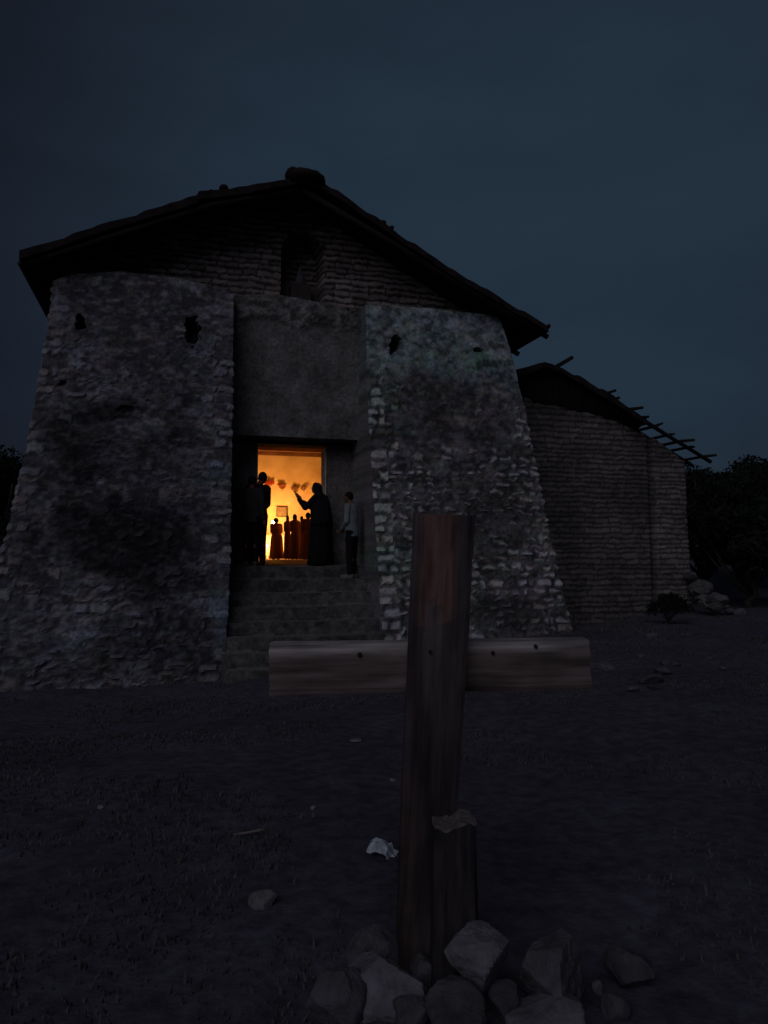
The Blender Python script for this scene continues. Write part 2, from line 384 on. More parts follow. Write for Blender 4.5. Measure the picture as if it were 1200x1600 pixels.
# central bay above the door
def flat_sheet(name, u0, u1, z0, zt, w, mat, parent, paint, step=.03, zbot=None):
    nu = int((u1-u0)/step)+1; zmax = max(zt(u) for u in np.linspace(u0, u1, 20)); nv = int((zmax-z0)/step)+1
    uu = np.linspace(u0, u1, nu); T = np.linspace(0, 1, nv)[:, None]; top = np.array([zt(u) for u in uu])
    bot = np.array([zbot(u) for u in uu]) if zbot else np.full(nu, z0)
    U = np.broadcast_to(uu, (nv, nu)); Z = bot+T*(top-bot)
    disp, c = paint(U, Z); Wd = w-disp
    return U, Wd, Z, c
def paint_mid(U, Z):
    n1 = fbm(U*2.2, Z*2.2, 61, 5); n2 = fbm(U*9, Z*10, 62, 4)
    topm = np.vectorize(ZTM)(U); band = sst(-.56, -.34, Z-topm+.5*(n1-.5))
    disp = .05*(n1-.5)+.02*(n2-.5) + .07*band + .05*band*(n2-.5)
    c0 = .30 + .55*(n1-.5) + .4*(n2-.5)
    streak = np.exp(-((U-hit(468, 600, .35)[0]-.08*np.sin(Z*5))/.10)**2)*sst(0, 1, vn(Z*4, U*3, 3)+.3)*sst(3.2, 3.5, Z)*(1-sst(4.7, 5.0, Z))
    streak2 = np.exp(-((U-hit(425, 600, .35)[0])/.22)**2)*vn(Z*6, U*6, 8)
    val = c0*(1-band) + band*(.34+1.0*(n1-.5)+1.2*(n2-.5)) + .28*streak + .1*streak2
    c = MORT*.5+GREY*np.clip(val, 0.04, 1.5)[..., None]*np.array([.98, 1.0, .97])
    return disp, c
uL, uR = LI(4)-.05, RI(4)+.06
ZLINT = hit(460, 683, .35)[2]
U, Wd, Z, c = flat_sheet('bay', uL, uR, ZLINT, ZTM, .35, None, None, paint_mid, .03)
nv, nu = U.shape
# fold the sheet: soffit towards the door at the bottom, top towards the gable
P = np.stack([U, Wd, Z], -1); rows = []; cr = []
for k in range(6): r_ = P[0].copy(); r_[:, 1] = .93+(r_[:, 1]-.93)*k/6; rows.append(r_); cr.append(c[0])
rows += list(P); cr += list(c)
for k in range(1, 6): r_ = P[-1].copy(); r_[:, 1] = r_[:, 1]+(.55-r_[:, 1])*k/5; r_[:, 2] += .02*k; rows.append(r_); cr.append(c[-1])
rows = np.array(rows); cr = np.array(cr)
mesh_obj('central_bay', rows.reshape(-1, 3), grid_faces(*rows.shape[:2]), M['masonry'], church, cr.reshape(-1, 3))

# gable wall of mud brick with the arched niche
RP = [hit(px, py, -.5) for px, py in [(30, 394), (100, 371), (170, 347), (240, 327), (307, 308), (311, 301), (345, 297), (400, 289), (447, 280), (475, 276),
                                      (506, 286), (560, 322), (600, 349), (660, 390), (720, 430), (790, 470), (858, 509)]]
ru = [p[0] for p in RP]; rz = [p[2] for p in RP]
def roofz(u): return float(np.interp(u, ru, rz))
nx0 = hit(440, 420, .5)[0]; nx1 = hit(505, 420, .5)[0]; nzt = hit(470, 362, .5)[2]; nzb = ZTM((nx0+nx1)/2)-.1
def paint_gable(U, Z):
    h, rr, rs = courses(U, Z, 83, (.105, .135), (.26, .42), .035, .042, 2.6, .6)
    n1 = fbm(U*2.2, Z*2.8, 71, 4); n2 = fbm(U*9, Z*11, 72, 4)
    disp = .022*h*(.6+.6*rr)+.012*(n2-.5)+.02*(n1-.5)
    val = (.12+.88*h)*(.6+.6*rr)*(.65+.7*n1)
    c = np.array([.235, .20, .18])*val[..., None]+.012
    cx = (nx0+nx1)/2; r = (nx1-nx0)/2
    q = np.where(Z > nzt-r*1.1, np.hypot((U-cx)/r, (Z-(nzt-r*1.1))/(r*1.1)), abs(U-cx)/r)
    k = (1-sst(.93, 1.02, q+.04*(n2-.5)))*(Z > nzb)
    return disp-.6*k, c
ug0, ug1 = hit(95, 440, .5)[0], hit(790, 500, .5)[0]
U, Wd, Z, c = flat_sheet('g', ug0, ug1, ZL-1.2, lambda u: roofz(u)-.08, .5, None, None, paint_gable, .027)
mesh_obj('gable_wall', np.stack([U, Wd, Z], -1).reshape(-1, 3), grid_faces(*U.shape), M['adobe'], church, c.reshape(-1, 3))

# side walls and rear wall of the nave (outside shell)
WB = 15.6
mb = MB()
nw = 3.55
mb.box(ug0, ug0+.7, .62, WB+.6, -1.5, roofz(ug0)-.1); mb.box(ug1-.7, ug1, .62, WB+.6, -1.5, roofz(ug1)-.1)
mb.box(ug0+.701, ug1-.701, WB+.1, WB+.59, -1.5, 6.4)
rs_ = np.array([[.15, .13, .12]]*len(mb.v)); mb.build('nave_outer_wall', M['adobe'], church, cols=rs_)

# door wall, frame and lintel
dL, dR = hit(400, 800, .92)[0], hit(511, 800, .92)[0]; dT = hit(455, 695, .92)[2]
def rough_box(name, u0, u1, w0, w1, z0, z1, mat, parent, amp, base, step=.05, seed=1):
    """closed box whose faces are fine grids pushed about by noise"""
    V = []; F = []; C = []
    def face(p0, a, b):
        na = max(2, int(np.linalg.norm(a)/step)+1); nb = max(2, int(np.linalg.norm(b)/step)+1); off = len(V)
        for j in range(nb):
            for i in range(na): V.append(p0+a*i/(na-1)+b*j/(nb-1))
        F.extend(grid_faces(nb, na, off))
    A = np.array
    du, dw, dz = A([u1-u0, 0, 0.]), A([0, w1-w0, 0.]), A([0, 0, z1-z0.__float__() if hasattr(z0, '__float__') else z1-z0])
    p = A([u0, w0, z0], dtype=float)
    face(p, du, dz); face(p+du, dw, dz); face(p+du+dw, -du, dz); face(p+dw, -dw, dz); face(p+dz, du, dw); face(p+dw, du, -dw)
    V = A(V); s = seed*13.7
    n = A([fbm(V[:, 1]*4+V[:, 2]*3+s, V[:, 0]*4+s, seed, 3), fbm(V[:, 0]*4+s, V[:, 2]*4-V[:, 1]*3, seed+1, 3), fbm(V[:, 0]*4, V[:, 1]*4+V[:, 2]*3+s, seed+2, 3)]).T-.5
    V2 = V+n*amp*2
    cv = .7+.9*(fbm(V[:, 0]*3+V[:, 1]*2+s, V[:, 2]*3+V[:, 1], seed+5, 4)-.2)
    return mesh_obj(name, V2, F, mat, parent, A(base)[None, :]*cv[:, None])
door = empty('doorway'); door.parent = church
rough_box('jamb_wall', LI(2)-.35, dL, .92, 1.32, FLOOR-.3, dT, M['masonry'], door, .008, (.15, .145, .14), seed=3)
rough_box('jamb_wall', dR, RI(2)+.35, .92, 1.32, FLOOR-.3, dT, M['masonry'], door, .008, (.19, .17, .155), seed=4)
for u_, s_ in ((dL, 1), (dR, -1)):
    rough_box('bright_reveal_sheet', u_+s_*.012, u_+s_*.035, .95, 1.36, FLOOR+.01, dT-.01, M['masonry'], door, .003, (.75, .7, .58), seed=8)  # thin sheets added over the jambs, coloured pale so the lamplit reveals read bright
rough_box('lintel', LI(2)-.3, RI(2)+.3, .90, 1.34, dT+.002, dT+.16, M['masonry'], door, .008, (.05, .042, .036), seed=5)
rough_box('wall_over_lintel', LI(2)-.35, RI(2)+.35, .93, 1.31, dT+.17, 7.0, M['masonry'], door, .003, (.12, .11, .1), step=.2, seed=6)

# steps and landing
s0u, s1u = LI(-.3)+.02, RI(.2)+.02
RISE, RUN, WL = .23, .245, -.1
prof = [(1.32, FLOOR), (WL, FLOOR)]
w_, z_ = WL, FLOOR
for k in range(8):
    z_ -= RISE; prof.append((w_, z_)); w_ -= RUN; prof.append((w_, z_))
prof.append((w_, z_-.6))
pts = []; edges = []
for a, b in zip(prof[:-1], prof[1:]):
    n = max(2, int(math.hypot(b[0]-a[0], b[1]-a[1])/.03))
    for i in range(n): pts.append((a[0]+(b[0]-a[0])*i/n, a[1]+(b[1]-a[1])*i/n)); edges.append(abs(a[0]-b[0]) > 1e-6)
pts.append(prof[-1]); edges.append(False)
nu = int((s1u-s0u)/.035); uu = np.linspace(s0u, s1u, nu); Pp = np.array(pts)
U, S = np.meshgrid(uu, np.arange(len(pts))); Wd = Pp[:, 0][:, None]+0*U; Z = Pp[:, 1][:, None]+0*U
stepn = np.floor((FLOOR-Z)/RISE+.01)
n1 = fbm(U*2.4, stepn*5+Wd*2, 21, 4)-.5; n2 = fbm(U*9, Wd*9+Z*9, 22, 3)-.5
wear = .03*np.exp(-((U-.0)/.6)**2)
Z2 = Z+.035*n1+.02*n2-wear*.5; W2 = Wd+.05*n1+.02*n2
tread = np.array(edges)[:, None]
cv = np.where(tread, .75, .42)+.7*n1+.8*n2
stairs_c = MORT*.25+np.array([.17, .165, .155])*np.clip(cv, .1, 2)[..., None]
mesh_obj('stairs', np.stack([U, W2, Z2], -1).reshape(-1, 3), grid_faces(*U.shape), M['masonry'], church, stairs_c.reshape(-1, 3))
# flank of the lower steps, in front of the buttresses
for sd_ in (0, 1):
    mb = MB(); x0_ = s0u-.03 if sd_ == 0 else s1u-.04
    for k in range(8):
        wv = WL-RUN*k; mb.box(x0_, x0_+.07, wv-RUN, wv-.001, -1.4, FLOOR-RISE*(k+1)-.015)
    mb.build('stair_flank', M['masonry'], church, cols=np.array([[.12, .115, .11]]*len(mb.v)))

# roof -------------------------------------------------------------------
roof = empty('roof'); roof.parent = church
def roof_shell(name, ru, rz, w0, w1, mat, parent, thick=.12, tile=True, jag=.03, seed=1, tstep=.19):
    """tiled skin: rows of barrel tiles running down the slope, deck underneath"""
    uu = np.concatenate([np.linspace(ru[i], ru[i+1], max(2, int((ru[i+1]-ru[i])/.13)), endpoint=False) for i in range(len(ru)-1)]+[[ru[-1]]])
    zz = np.interp(uu, ru, rz); ww = np.concatenate([np.arange(w0, w0+1.6, .03), np.arange(w0+1.6, w1, .1)])
    r_ = np.random.RandomState(seed)
    U, W_ = np.meshgrid(uu, ww); Z = np.broadcast_to(zz, U.shape).copy()
    ti = np.floor((uu-ru[0])/.38); stepo = (1-((uu-ru[0])/.38-ti))*.025
    row = np.floor(W_/tstep); 
    Z += .045*np.abs(np.sin(W_/tstep*math.pi))-.045 + stepo[None, :]*np.sign(1) + (_h(np.broadcast_to(ti, U.shape), row, seed)-.5)*jag
    Z += .05*(fbm(U*.9, W_*.6, seed+3, 3)-.5)
    U = U + 0; W2 = W_ + (W_ < w0+.02)*((_h(np.broadcast_to(ti, U.shape), row*0, seed+4)-.5)*.05)
    n, m = U.shape
    top = np.stack([U, W2, Z], -1).reshape(-1, 3)
    bot = np.stack([U, W2, np.broadcast_to(zz, U.shape)-thick], -1).reshape(-1, 3)
    F = grid_faces(n, m)+grid_faces(n, m, n*m, True)
    o = n*m
    for j in range(m-1): F.append((j, j+o, j+1+o, j+1)); q = (n-1)*m; F.append((q+j+1, q+j+1+o, q+j+o, q+j))
    for i in range(n-1): F.append((i*m, (i+1)*m, (i+1)*m+o, i*m+o)); q = m-1; F.append((i*m+q+o, (i+1)*m+q+o, (i+1)*m+q, i*m+q))
    return mesh_obj(name, np.concatenate([top, bot]), F, mat, parent)
roof_shell('tile_covering', ru, rz, -.5, WB+1.0, M['tile'], roof)
# rafters under the deck and their tails past the eaves
for k in range(12):
    wv = -.38+k*1.25+(rng.uniform(-.1, .1) if k else 0)
    for sgn in (-1, 1):
        ue = ru[0] if sgn < 0 else ru[-1]; ui = hit(475, 276, -.5)[0]
        m_ = MB(); ext = rng.uniform(-.02, .1)
        pe = Vector((ue+sgn*ext*.5, wv, roofz(ue)-.18-ext*.3)); pi_ = Vector((ui, wv, roofz(ui)-.20))
        mid = Vector((ue*.35+ui*.65, wv+rng.uniform(-.02, .02), roofz(ue*.35+ui*.65)-.21))
        m_.tube([pe, pe.lerp(mid, .5)+Vector((0, 0, -.0)), mid, pi_], [.055, .06, .06, .05], 7, .1)
        m_.build('rafter', M['old_wood'], roof, True)
for (px, py) in [(38, 423), (845, 517)]:
    q = hit(px, py, -.1); m_ = MB(); m_.tube([(q[0], -.45, q[2]), (q[0], 2.5, q[2]+.03)], [.045, .05], 7, .1); m_.build('eave_pole', M['old_wood'], roof, True)
def lump(c, r, seed, n=18):
    m_ = MB(); m_.ell(c, r, n, n//2+3); v = np.array(m_.v); k = 1+.35*(fbm(v[:, 0]*6+seed, v[:, 2]*6+v[:, 1]*5, seed, 3)-.5)
    cc = np.array(c); m_.v = [tuple(q) for q in cc+(v-cc)*k[:, None]]; return m_
q = hit(474, 280, -.3)
rd = MB()
for k in range(44):
    wv = -.42+k*.38; a = lump((q[0]+rng.uniform(-.02, .02), wv, q[2]-.06), (.36, .3, .15) if k < 1 else (.2, .24, .13), k+3, 12)
    rd.add(a.v, a.f)
for dx_, r_x in ((-.2, .16), (.17, .18), (.02, .2)):
    a = lump((q[0]+dx_, -.40, q[2]-.02), (r_x, .22, .14), int(dx_*50)+20, 12); rd.add(a.v, a.f)
rd.build('ridge_cap', M['tile'], roof, True)
for (px, py, s) in [(350, 295, .09), (598, 349, .07), (330, 300, .05), (612, 356, .05)]:
    q = hit(px, py, -.35); a = lump((q[0], -.35, q[2]), (s, s*1.4, s*.8), int(px), 10); a.build('loose_tile', M['tile'], roof, True)

# inside of the nave -------------------------------------------------------
ZC = hit(455, 711, WB)[2]
nave = empty('nave_interior'); nave.parent = church
def sheet(name, p, a, b, mat, parent, amp=.02, step=.12, seed=3):
    p, a, b = map(np.array, (p, a, b)); na = int(np.linalg.norm(a)/step)+2; nb = int(np.linalg.norm(b)/step)+2
    n = np.cross(a, b); n = n/np.linalg.norm(n)
    s, t = np.meshgrid(np.linspace(0, 1, na), np.linspace(0, 1, nb)); la, lb_ = np.linalg.norm(a), np.linalg.norm(b)
    V = p+s[..., None]*a+t[..., None]*b+n*(amp*2*(fbm(s*la*1.3, t*lb_*1.3, seed, 4)-.5))[..., None]
    return mesh_obj(name, V.reshape(-1, 3), grid_faces(nb, na), mat, parent, smooth=True)
sheet('back_wall', (-nw-.1, WB, FLOOR-.1), (2*nw+.2, 0, 0), (0, 0, ZC-FLOOR+.3), M['inner_wall'], nave, .04)
sheet('inner_side_wall', (nw, 1.3, FLOOR-.1), (0, WB-1.2, 0), (0, 0, ZC-FLOOR+.3), M['inner_wall'], nave, .04, seed=4)
sheet('inner_side_wall', (-nw, 1.3, FLOOR-.1), (0, WB-1.2, 0), (0, 0, ZC-FLOOR+.3), M['inner_wall'], nave, .04, seed=5)
sheet('entrance_inner_wall', (-nw, 1.33, dT), (2*nw, 0, 0), (0, 0, ZC-dT+.2), M['inner_wall'], nave, .0, seed=5)
sheet('nave_floor', (-nw, 1.31, FLOOR-.0), (2*nw, 0, 0), (0, WB-1.2, 0), M['inner_floor'], nave, .008, seed=6)
sheet('nave_ceiling', (-nw-.1, 1.31, ZC+.1), (2*nw+.2, 0, 0), (0, WB-1.2, 0), M['ceiling'], nave, .01, seed=7)
for k in range(12):
    m_ = MB(); wv = 1.9+k*1.22; m_.box(-nw-.05, nw+.05, wv, wv+.16, ZC-.06, ZC+.09, .006); m_.build('ceiling_beam', M['ceiling'], nave)

# ---------------------------------------------------------------- lights inside: lamp, candles
def point(name, loc, e, r=.08, col=(1, .385, .08), parent=None):
    l = bpy.data.lights.new(name, 'POINT'); l.energy = e; l.shadow_soft_size = r; l.color = col
    o = bpy.data.objects.new(name, l); COL.objects.link(o); o.location = loc
    if parent: o.parent = parent
    return o
WD = lambda px, py, w: Vector(toworld(hit(px, py, w)[0], w, hit(px, py, w)[2]))

altar = empty('altar', toworld(hit(431, 850, WB-1.25)[0], WB-1.25, FLOOR), TH)
tag(altar, 'altar table under a white cloth at the far end of the lit nave', 'altar')
m_ = MB(); m_.box(-.52, .52, -.3, .3, .82, .88, .004); m_.build('table_top', M['old_wood'], altar)
nn = 60; V = []; 
per = [(-.55, -.33), (.55, -.33), (.55, .33), (-.55, .33), (-.55, -.33)]
ringp = []
for a, b in zip(per[:-1], per[1:]):
    for i in range(nn//4): f = i/(nn//4); ringp.append((a[0]+(b[0]-a[0])*f, a[1]+(b[1]-a[1])*f))
rowsz = [.9, .89, .7, .5, .3, .12]
for j, zc_ in enumerate(rowsz):
    for i, (x, y) in enumerate(ringp):
        k = 1+ (0 if j < 2 else .03*math.sin(i*1.9)*j/3)+.02*j; V.append((x*k, y*k, zc_ + (.015*math.sin(i*.7) if j == 5 else 0)))
F = [(j*len(ringp)+i, j*len(ringp)+(i+1) % len(ringp), (j+1)*len(ringp)+(i+1) % len(ringp), (j+1)*len(ringp)+i) for j in range(5) for i in range(len(ringp))]
F.append(tuple(range(len(ringp))))
mesh_obj('altar_cloth', V, F, M['white_cloth'], altar)

def oil_lamp(loc, label):
    t = empty('oil_lamp', loc, 0); tag(t, label, 'lamp')
    m_ = MB(); m_.tube([(0, 0, 0), (0, 0, .02), (0, 0, .05), (0, 0, .30), (0, 0, .34), (0, 0, .38), (0, 0, .40)], [.08, .08, .02, .02, .06, .06, .03], 14); m_.build('lamp_base', M['metal'], t, True)
    m_ = MB(); m_.ell((0, 0, .47), (.06, .06, .085)); m_.build('lamp_mantle', M['lamp_glow'], t, True)
    point('lamp_light', (0, 0, .62), 240, .25, parent=t)
    return t
q = WD(427, 815, WB-1.25)
oil_lamp((q.x, q.y, FLOOR+.905), 'glowing oil lamp standing on the white altar cloth')
def candle(loc, h, label, e=14):
    t = empty('candle', loc); tag(t, label, 'candle', 'burning candles round the altar')
    m_ = MB(); m_.tube([(0, 0, 0), (0, 0, .015), (0, 0, .02), (0, 0, h)], [.06, .06, .028, .024], 12); m_.build('wax_stick', M['candle'], t, True)
    m_ = MB(); m_.tube([(0, 0, h), (0, 0, h+.03), (0, 0, h+.07), (0, 0, h+.12)], [.01, .024, .018, .003], 10); m_.build('flame', M['flame'], t, True)
    point('candle_light', (0, 0, h+.17), e, .03, parent=t); return t
for (px, w, h, e, lab) in [(417.5, WB-2.0, .42, 32, 'tall burning candle on the floor left of the brown-coated worshipper'),
                        (441, WB-2.2, .46, 32, 'tall burning candle on the floor right of the brown-coated worshipper'),
                        (446, WB-2.3, .2, 30, 'short burning candle on the floor beside the veiled woman')]:
    u = hit(px, 860, w)[0]; candle(toworld(u, w, FLOOR+.01), h, lab, e)

# picture and flowers on the back wall
u0, w0, z0 = hit(432, 807, WB-.05); u1, w1, z1 = hit(448, 792, WB-.05)
pic = empty('framed_picture', toworld((u0+u1)/2, WB-.07, (z0+z1)/2), TH); tag(pic, 'small square framed picture hanging on the far yellow wall above the altar', 'picture')
a, b = (u1-u0)/2, (z1-z0)/2
m_ = MB(); m_.box(-a, a, -.01, .01, -b, b); m_.build('print', M['picture'], pic)
m_ = MB()
for bx in [(-a-.01, a+.01, -b-.01, -b+.012), (-a-.01, a+.01, b-.012, b+.01), (-a-.01, -a+.012, -b+.0125, b-.0125), (a-.012, a+.01, -b+.0125, b-.0125)]:
    m_.box(bx[0], bx[1], -.025, .012, bx[2], bx[3])
m_.build('frame', M['old_wood'], pic)
FL = [noise_mat('petal_red', (.22, .02, .015), (.42, .06, .04), 9, .8, 0), noise_mat('petal_rust', (.16, .045, .02), (.32, .10, .04), 9, .8, 0), noise_mat('petal_brown', (.15, .07, .03), (.28, .15, .06), 9, .8, 0)]
FG = noise_mat('flower_leaf', (.05, .05, .02), (.12, .10, .04), 9, .8, 0)
for (px, py, sz, mi, lab) in [(420, 754, .30, 0, 'red flower bunch hanging on the far wall, half hidden by the tall man'),
                            (440, 759, .22, 1, 'rust red flower bunch on the far wall, straight above the framed picture'),
                            (461, 763, .25, 2, 'pale brown flower bunch on the far wall, next to the raised hands'),
                            (474, 762, .16, 2, 'small brown spray of flowers on the far wall behind the raised hands')]:
    u, w, z = hit(px, py, WB-.1); t = empty('flower_bunch', toworld(u, WB-.09, z), TH); tag(t, lab, 'flowers', 'flower bunches on the back wall of the nave')
    r2 = random.Random(int(px)); bl = MB(); lf = MB()
    for k in range(16):
        a_ = r2.uniform(0, 6.28); d_ = sz*.5*math.sqrt(r2.random())*(1 if k % 3 else 1.3)
        c_ = (d_*math.cos(a_), r2.uniform(-.05, .03), d_*math.sin(a_)*.8)
        for p_ in range(5):
            an = p_*1.256+r2.random(); rr_ = .033
            bl.ell((c_[0]+rr_*math.cos(an), c_[1], c_[2]+rr_*math.sin(an)), (.024, .012, .024), 6, 4)
    for k in range(14):
        a_ = r2.uniform(0, 6.28); d_ = sz*r2.uniform(.3, .75)
        x, z_ = d_*math.cos(a_), d_*math.sin(a_)*.8-.04
        lf.add([(x*.3, .02, z_*.3), (x*.7-.02*math.sin(a_), 0, z_*.7+.02*math.cos(a_)), (x, .01, z_), (x*.7+.02*math.sin(a_), .01, z_*.7-.02*math.cos(a_))], [(0, 1, 2, 3)])
    lf.tube([(0, .02, -sz*.2), (.02, .0, -sz*.8)], [.012, .006], 5); lf.tube([(.02, 0, -sz*.75), (.02, 0, -sz*.95)], [.02, .014], 5)
    bl.build('blossoms', FL[mi], t); lf.build('foliage', FG, t)

# ---------------------------------------------------------------- people
def capsule(m_, a, b, ra, rb_, n=12):
    a, b = Vector(a), Vector(b); m_.tube([a, b], [ra, rb_], n); m_.ell(a, (ra,)*3, n, 8); m_.ell(b, (rb_,)*3, n, 8)
def chain(m_, pts, rads):
    for i in range(len(pts)-1): capsule(m_, pts[i], pts[i+1], rads[i], rads[i+1])
def loft(m_, secs, n=24):
    """secs: (centre, rx, ry) from bottom to top"""
    v = []
    for c, rx, ry in secs:
        for i in range(n):
            t = 2*math.pi*i/n; v.append((c[0]+rx*math.cos(t), c[1]+ry*math.sin(t), c[2]))
    f = [(j*n+i, j*n+(i+1) % n, (j+1)*n+(i+1) % n, (j+1)*n+i) for j in range(len(secs)-1) for i in range(n)]
    f += [tuple(range(n))[::-1], tuple((len(secs)-1)*n+i for i in range(n))]; m_.add(v, f)
def remesh(o, vox, smooth=3):
    md = o.modifiers.new('remesh', 'REMESH'); md.mode = 'VOXEL'; md.voxel_size = vox; md.use_smooth_shade = True
    s = o.modifiers.new('smooth', 'SMOOTH'); s.iterations = smooth; s.factor = .5
def person(loc, rz, H, label, pose, top, legs, hair='short', skirt=None, far=False, group=None, shoes=None, shawl=None):
    """figure facing local -Y; pose gives arm joints (elbow, wrist) for L/R in units of body height H=1.7 scaled"""
    t = empty('person', loc, rz); tag(t, label, 'person', group)
    s = H/1.72; vox = (.016 if far else .0075)*s
    S = lambda x, y, z: Vector((x*s, y*s, z*s))
    lean = pose.get('lean', 0.)
    def ln(v):                                     # bend the upper body forward a little
        v = Vector(v); zz = max(0, v.z/s-.95); return Vector((v.x, v.y-lean*zz*s, v.z))
    hd = pose.get('head', (0, -.03)); hx, hy = hd
    bm_ = MB()
    # torso, neck, head
    loft(bm_, [(ln(S(0, 0, z)), rx*s, ry*s) for (z, rx, ry) in [(.84, .12, .09), (.90, .155, .11), (.97, .15, .108), (1.08, .135, .10), (1.20, .148, .11), (1.30, .162, .115), (1.38, .16, .10), (1.44, .12, .075), (1.47, .06, .05)]])
    capsule(bm_, ln(S(-.14, 0, 1.415)), ln(S(.14, 0, 1.415)), .055*s, .055*s)
    capsule(bm_, ln(S(0, .01, 1.43)), ln(S(hx*.6, hy*.5, 1.52)), .056*s, .052*s)
    hc = ln(S(hx, hy, 1.597)); bm_.ell(hc, (.074*s, .092*s, .105*s), 18, 14)
    bm_.ell(hc+S(0, -.03, -.055), (.05*s, .055*s, .05*s)); 
    bm_.add([tuple(hc+S(0, -.088, .01)), tuple(hc+S(-.014, -.09, -.03)), tuple(hc+S(.014, -.09, -.03)), tuple(hc+S(0, -.115, -.025)), tuple(hc+S(0, -.06, -.01))],
            [(0, 1, 3), (0, 3, 2), (1, 4, 3), (3, 4, 2), (0, 4, 1), (0, 2, 4)])
    for sx in (-1, 1): bm_.ell(hc+S(sx*.076, .005, -.005), (.012*s, .02*s, .03*s), 8, 6)
    for sx in (-1, 1): bm_.ell(hc+S(sx*.028, -.083, .012), (.012*s, .006*s, .007*s), 8, 6)
    bm_.ell(hc+S(0, -.083, -.055), (.024*s, .01*s, .008*s), 8, 6)
    # legs
    st = pose.get('stance', .09); lg = {}
    for sx in (-1, 1):
        ky = pose.get('knee', -.01); fo = pose.get('feet', {-1: 0, 1: 0})[sx]
        hip, knee, ank = S(sx*.085, 0, .90), S(sx*(.085+st)*.5, ky+fo*.5, .49), S(sx*st, fo, .08)
        chain(bm_, [hip, knee, ank], [.088*s, .056*s, .038*s]); bm_.ell(knee.lerp(ank, .3)+S(0, .02, 0), (.05*s, .055*s, .11*s))
        chain(bm_, [ank, ank+S(sx*.01, -.05, -.045), ank+S(sx*.02, -.16, -.055)], [.038*s, .036*s, .026*s]); bm_.ell(ank+S(0, .035, -.04), (.034*s, .038*s, .036*s))
        lg[sx] = (hip, knee, ank)
    # arms and hands
    arms = {}
    for sx in (-1, 1):
        el, wr = pose['arms'][sx]
        sh = ln(S(sx*.175, 0, 1.40)); el = ln(S(*el)); wr = ln(S(*wr)); arms[sx] = (sh, el, wr)
        chain(bm_, [sh, el, wr], [.05*s, .037*s, .026*s]); bm_.ell(el.lerp(wr, .25), (.04*s,)*3)
        d = (wr-el).normalized(); hdir = Vector(pose.get('hand', {}).get(sx, d)).normalized()
        side = hdir.cross(Vector((0, 1, 0))); side = side.normalized() if side.length > .1 else Vector((1, 0, 0)); nrm_ = hdir.cross(side)
        palm = wr+hdir*.045*s; capsule(bm_, wr, palm+hdir*.03*s, .024*s, .030*s)
        for k in range(4):
            ln_ = [.068, .078, .073, .058][k]; o_ = side*((k-1.5)*.019*s); b0 = palm+hdir*.045*s+o_
            curl = nrm_*(.012+.004*k)*s
            chain(bm_, [palm+o_*.8, b0, b0+hdir*ln_*.5*s+curl*.5+o_*.15, b0+hdir*ln_*.95*s+curl*2+o_*.2], [.011*s, .0095*s, .0088*s, .0075*s])
        tb = wr+hdir*.02*s-side*.026*s
        chain(bm_, [wr+hdir*.012*s, tb, tb+hdir*.032*s-side*.022*s, tb+hdir*.06*s-side*.03*s+nrm_*.012*s], [.015*s, .012*s, .0105*s, .009*s])
    body = bm_.build('body', M['skin'], t); remesh(body, vox, 2)
    # clothes follow the body
    c = MB(); loose = 1.12 if not skirt else 1.1
    loft(c, [(ln(S(.006*math.sin(z*40), 0, z)), rx*s, ry*s) for (z, rx, ry) in [(.82, .178, .135), (.86, .18, .138), (.95, .174, .134), (1.05, .162, .125), (1.15, .162, .125), (1.25, .172, .13), (1.34, .182, .13), (1.41, .172, .11), (1.455, .11, .08), (1.475, .065, .06)]])
    capsule(c, ln(S(-.15, 0, 1.42)), ln(S(.15, 0, 1.42)), .062*s, .062*s)
    for sx in (-1, 1):
        sh, el, wr = arms[sx]; sl = pose.get('sleeve', .92)
        we = el.lerp(wr, sl); chain(c, [sh, el, we], [.068*s, .055*s, .045*s])
    o = c.build(top[0], top[1], t); remesh(o, vox*1.3, 3)
    if skirt:
        n = 40; V = []; F = []; zs = [1.04, .98, .9, .75, .55, .35, .2, .015]; wd = skirt[2]
        for j, z in enumerate(zs):
            f = j/(len(zs)-1)
            for i in range(n):
                a_ = 2*math.pi*i/n; r = (.172+(.01+wd*.06)*min(1, f*3)+wd*.12*f)*(1+.05*f*math.sin(a_*7+j*.2)+.03*f*math.sin(a_*3+1))
                V.append(S(r*math.cos(a_), r*.82*math.sin(a_)+.01, z))
        for j in range(len(zs)-1):
            for i in range(n): F.append((j*n+i, (j+1)*n+i, (j+1)*n+(i+1) % n, j*n+(i+1) % n))
        F.append(tuple(range(n))); F.append(tuple((len(zs)-1)*n+i for i in range(n))[::-1])
        mesh_obj(skirt[0], V, F, skirt[1], t, smooth=True)
    else:
        c = MB(); c.ell(S(0, 0, .95), (.168*s, .125*s, .10*s)); c.ell(S(0, .01, .88), (.17*s, .13*s, .09*s))
        for sx in (-1, 1):
            hip, knee, ank = lg[sx]; chain(c, [hip, knee, ank+S(0, 0, .03)], [.105*s, .075*s, .062*s])
        o = c.build('trousers', legs, t); remesh(o, vox*1.3, 3)
    for sx in (-1, 1):
        ank = lg[sx][2]; c = MB(); chain(c, [ank+S(0, .04, -.035), ank+S(sx*.01, -.06, -.04), ank+S(sx*.02, -.17, -.05)], [.046*s, .044*s, .036*s]); c.box(ank.x-.035*s, ank.x+.05*s, ank.y-.19*s, ank.y+.07*s, ank.z-.085*s, ank.z-.055*s)
        o = c.build('shoe', shoes or M['phone'], t); remesh(o, vox, 2)
    # hair
    hb = 1.22 if far else 1.; c = MB(); c.ell(hc+S(0, .018, .025 if not far else .0), (.083*s*hb, .092*s*hb, .098*s*hb), 18, 12)
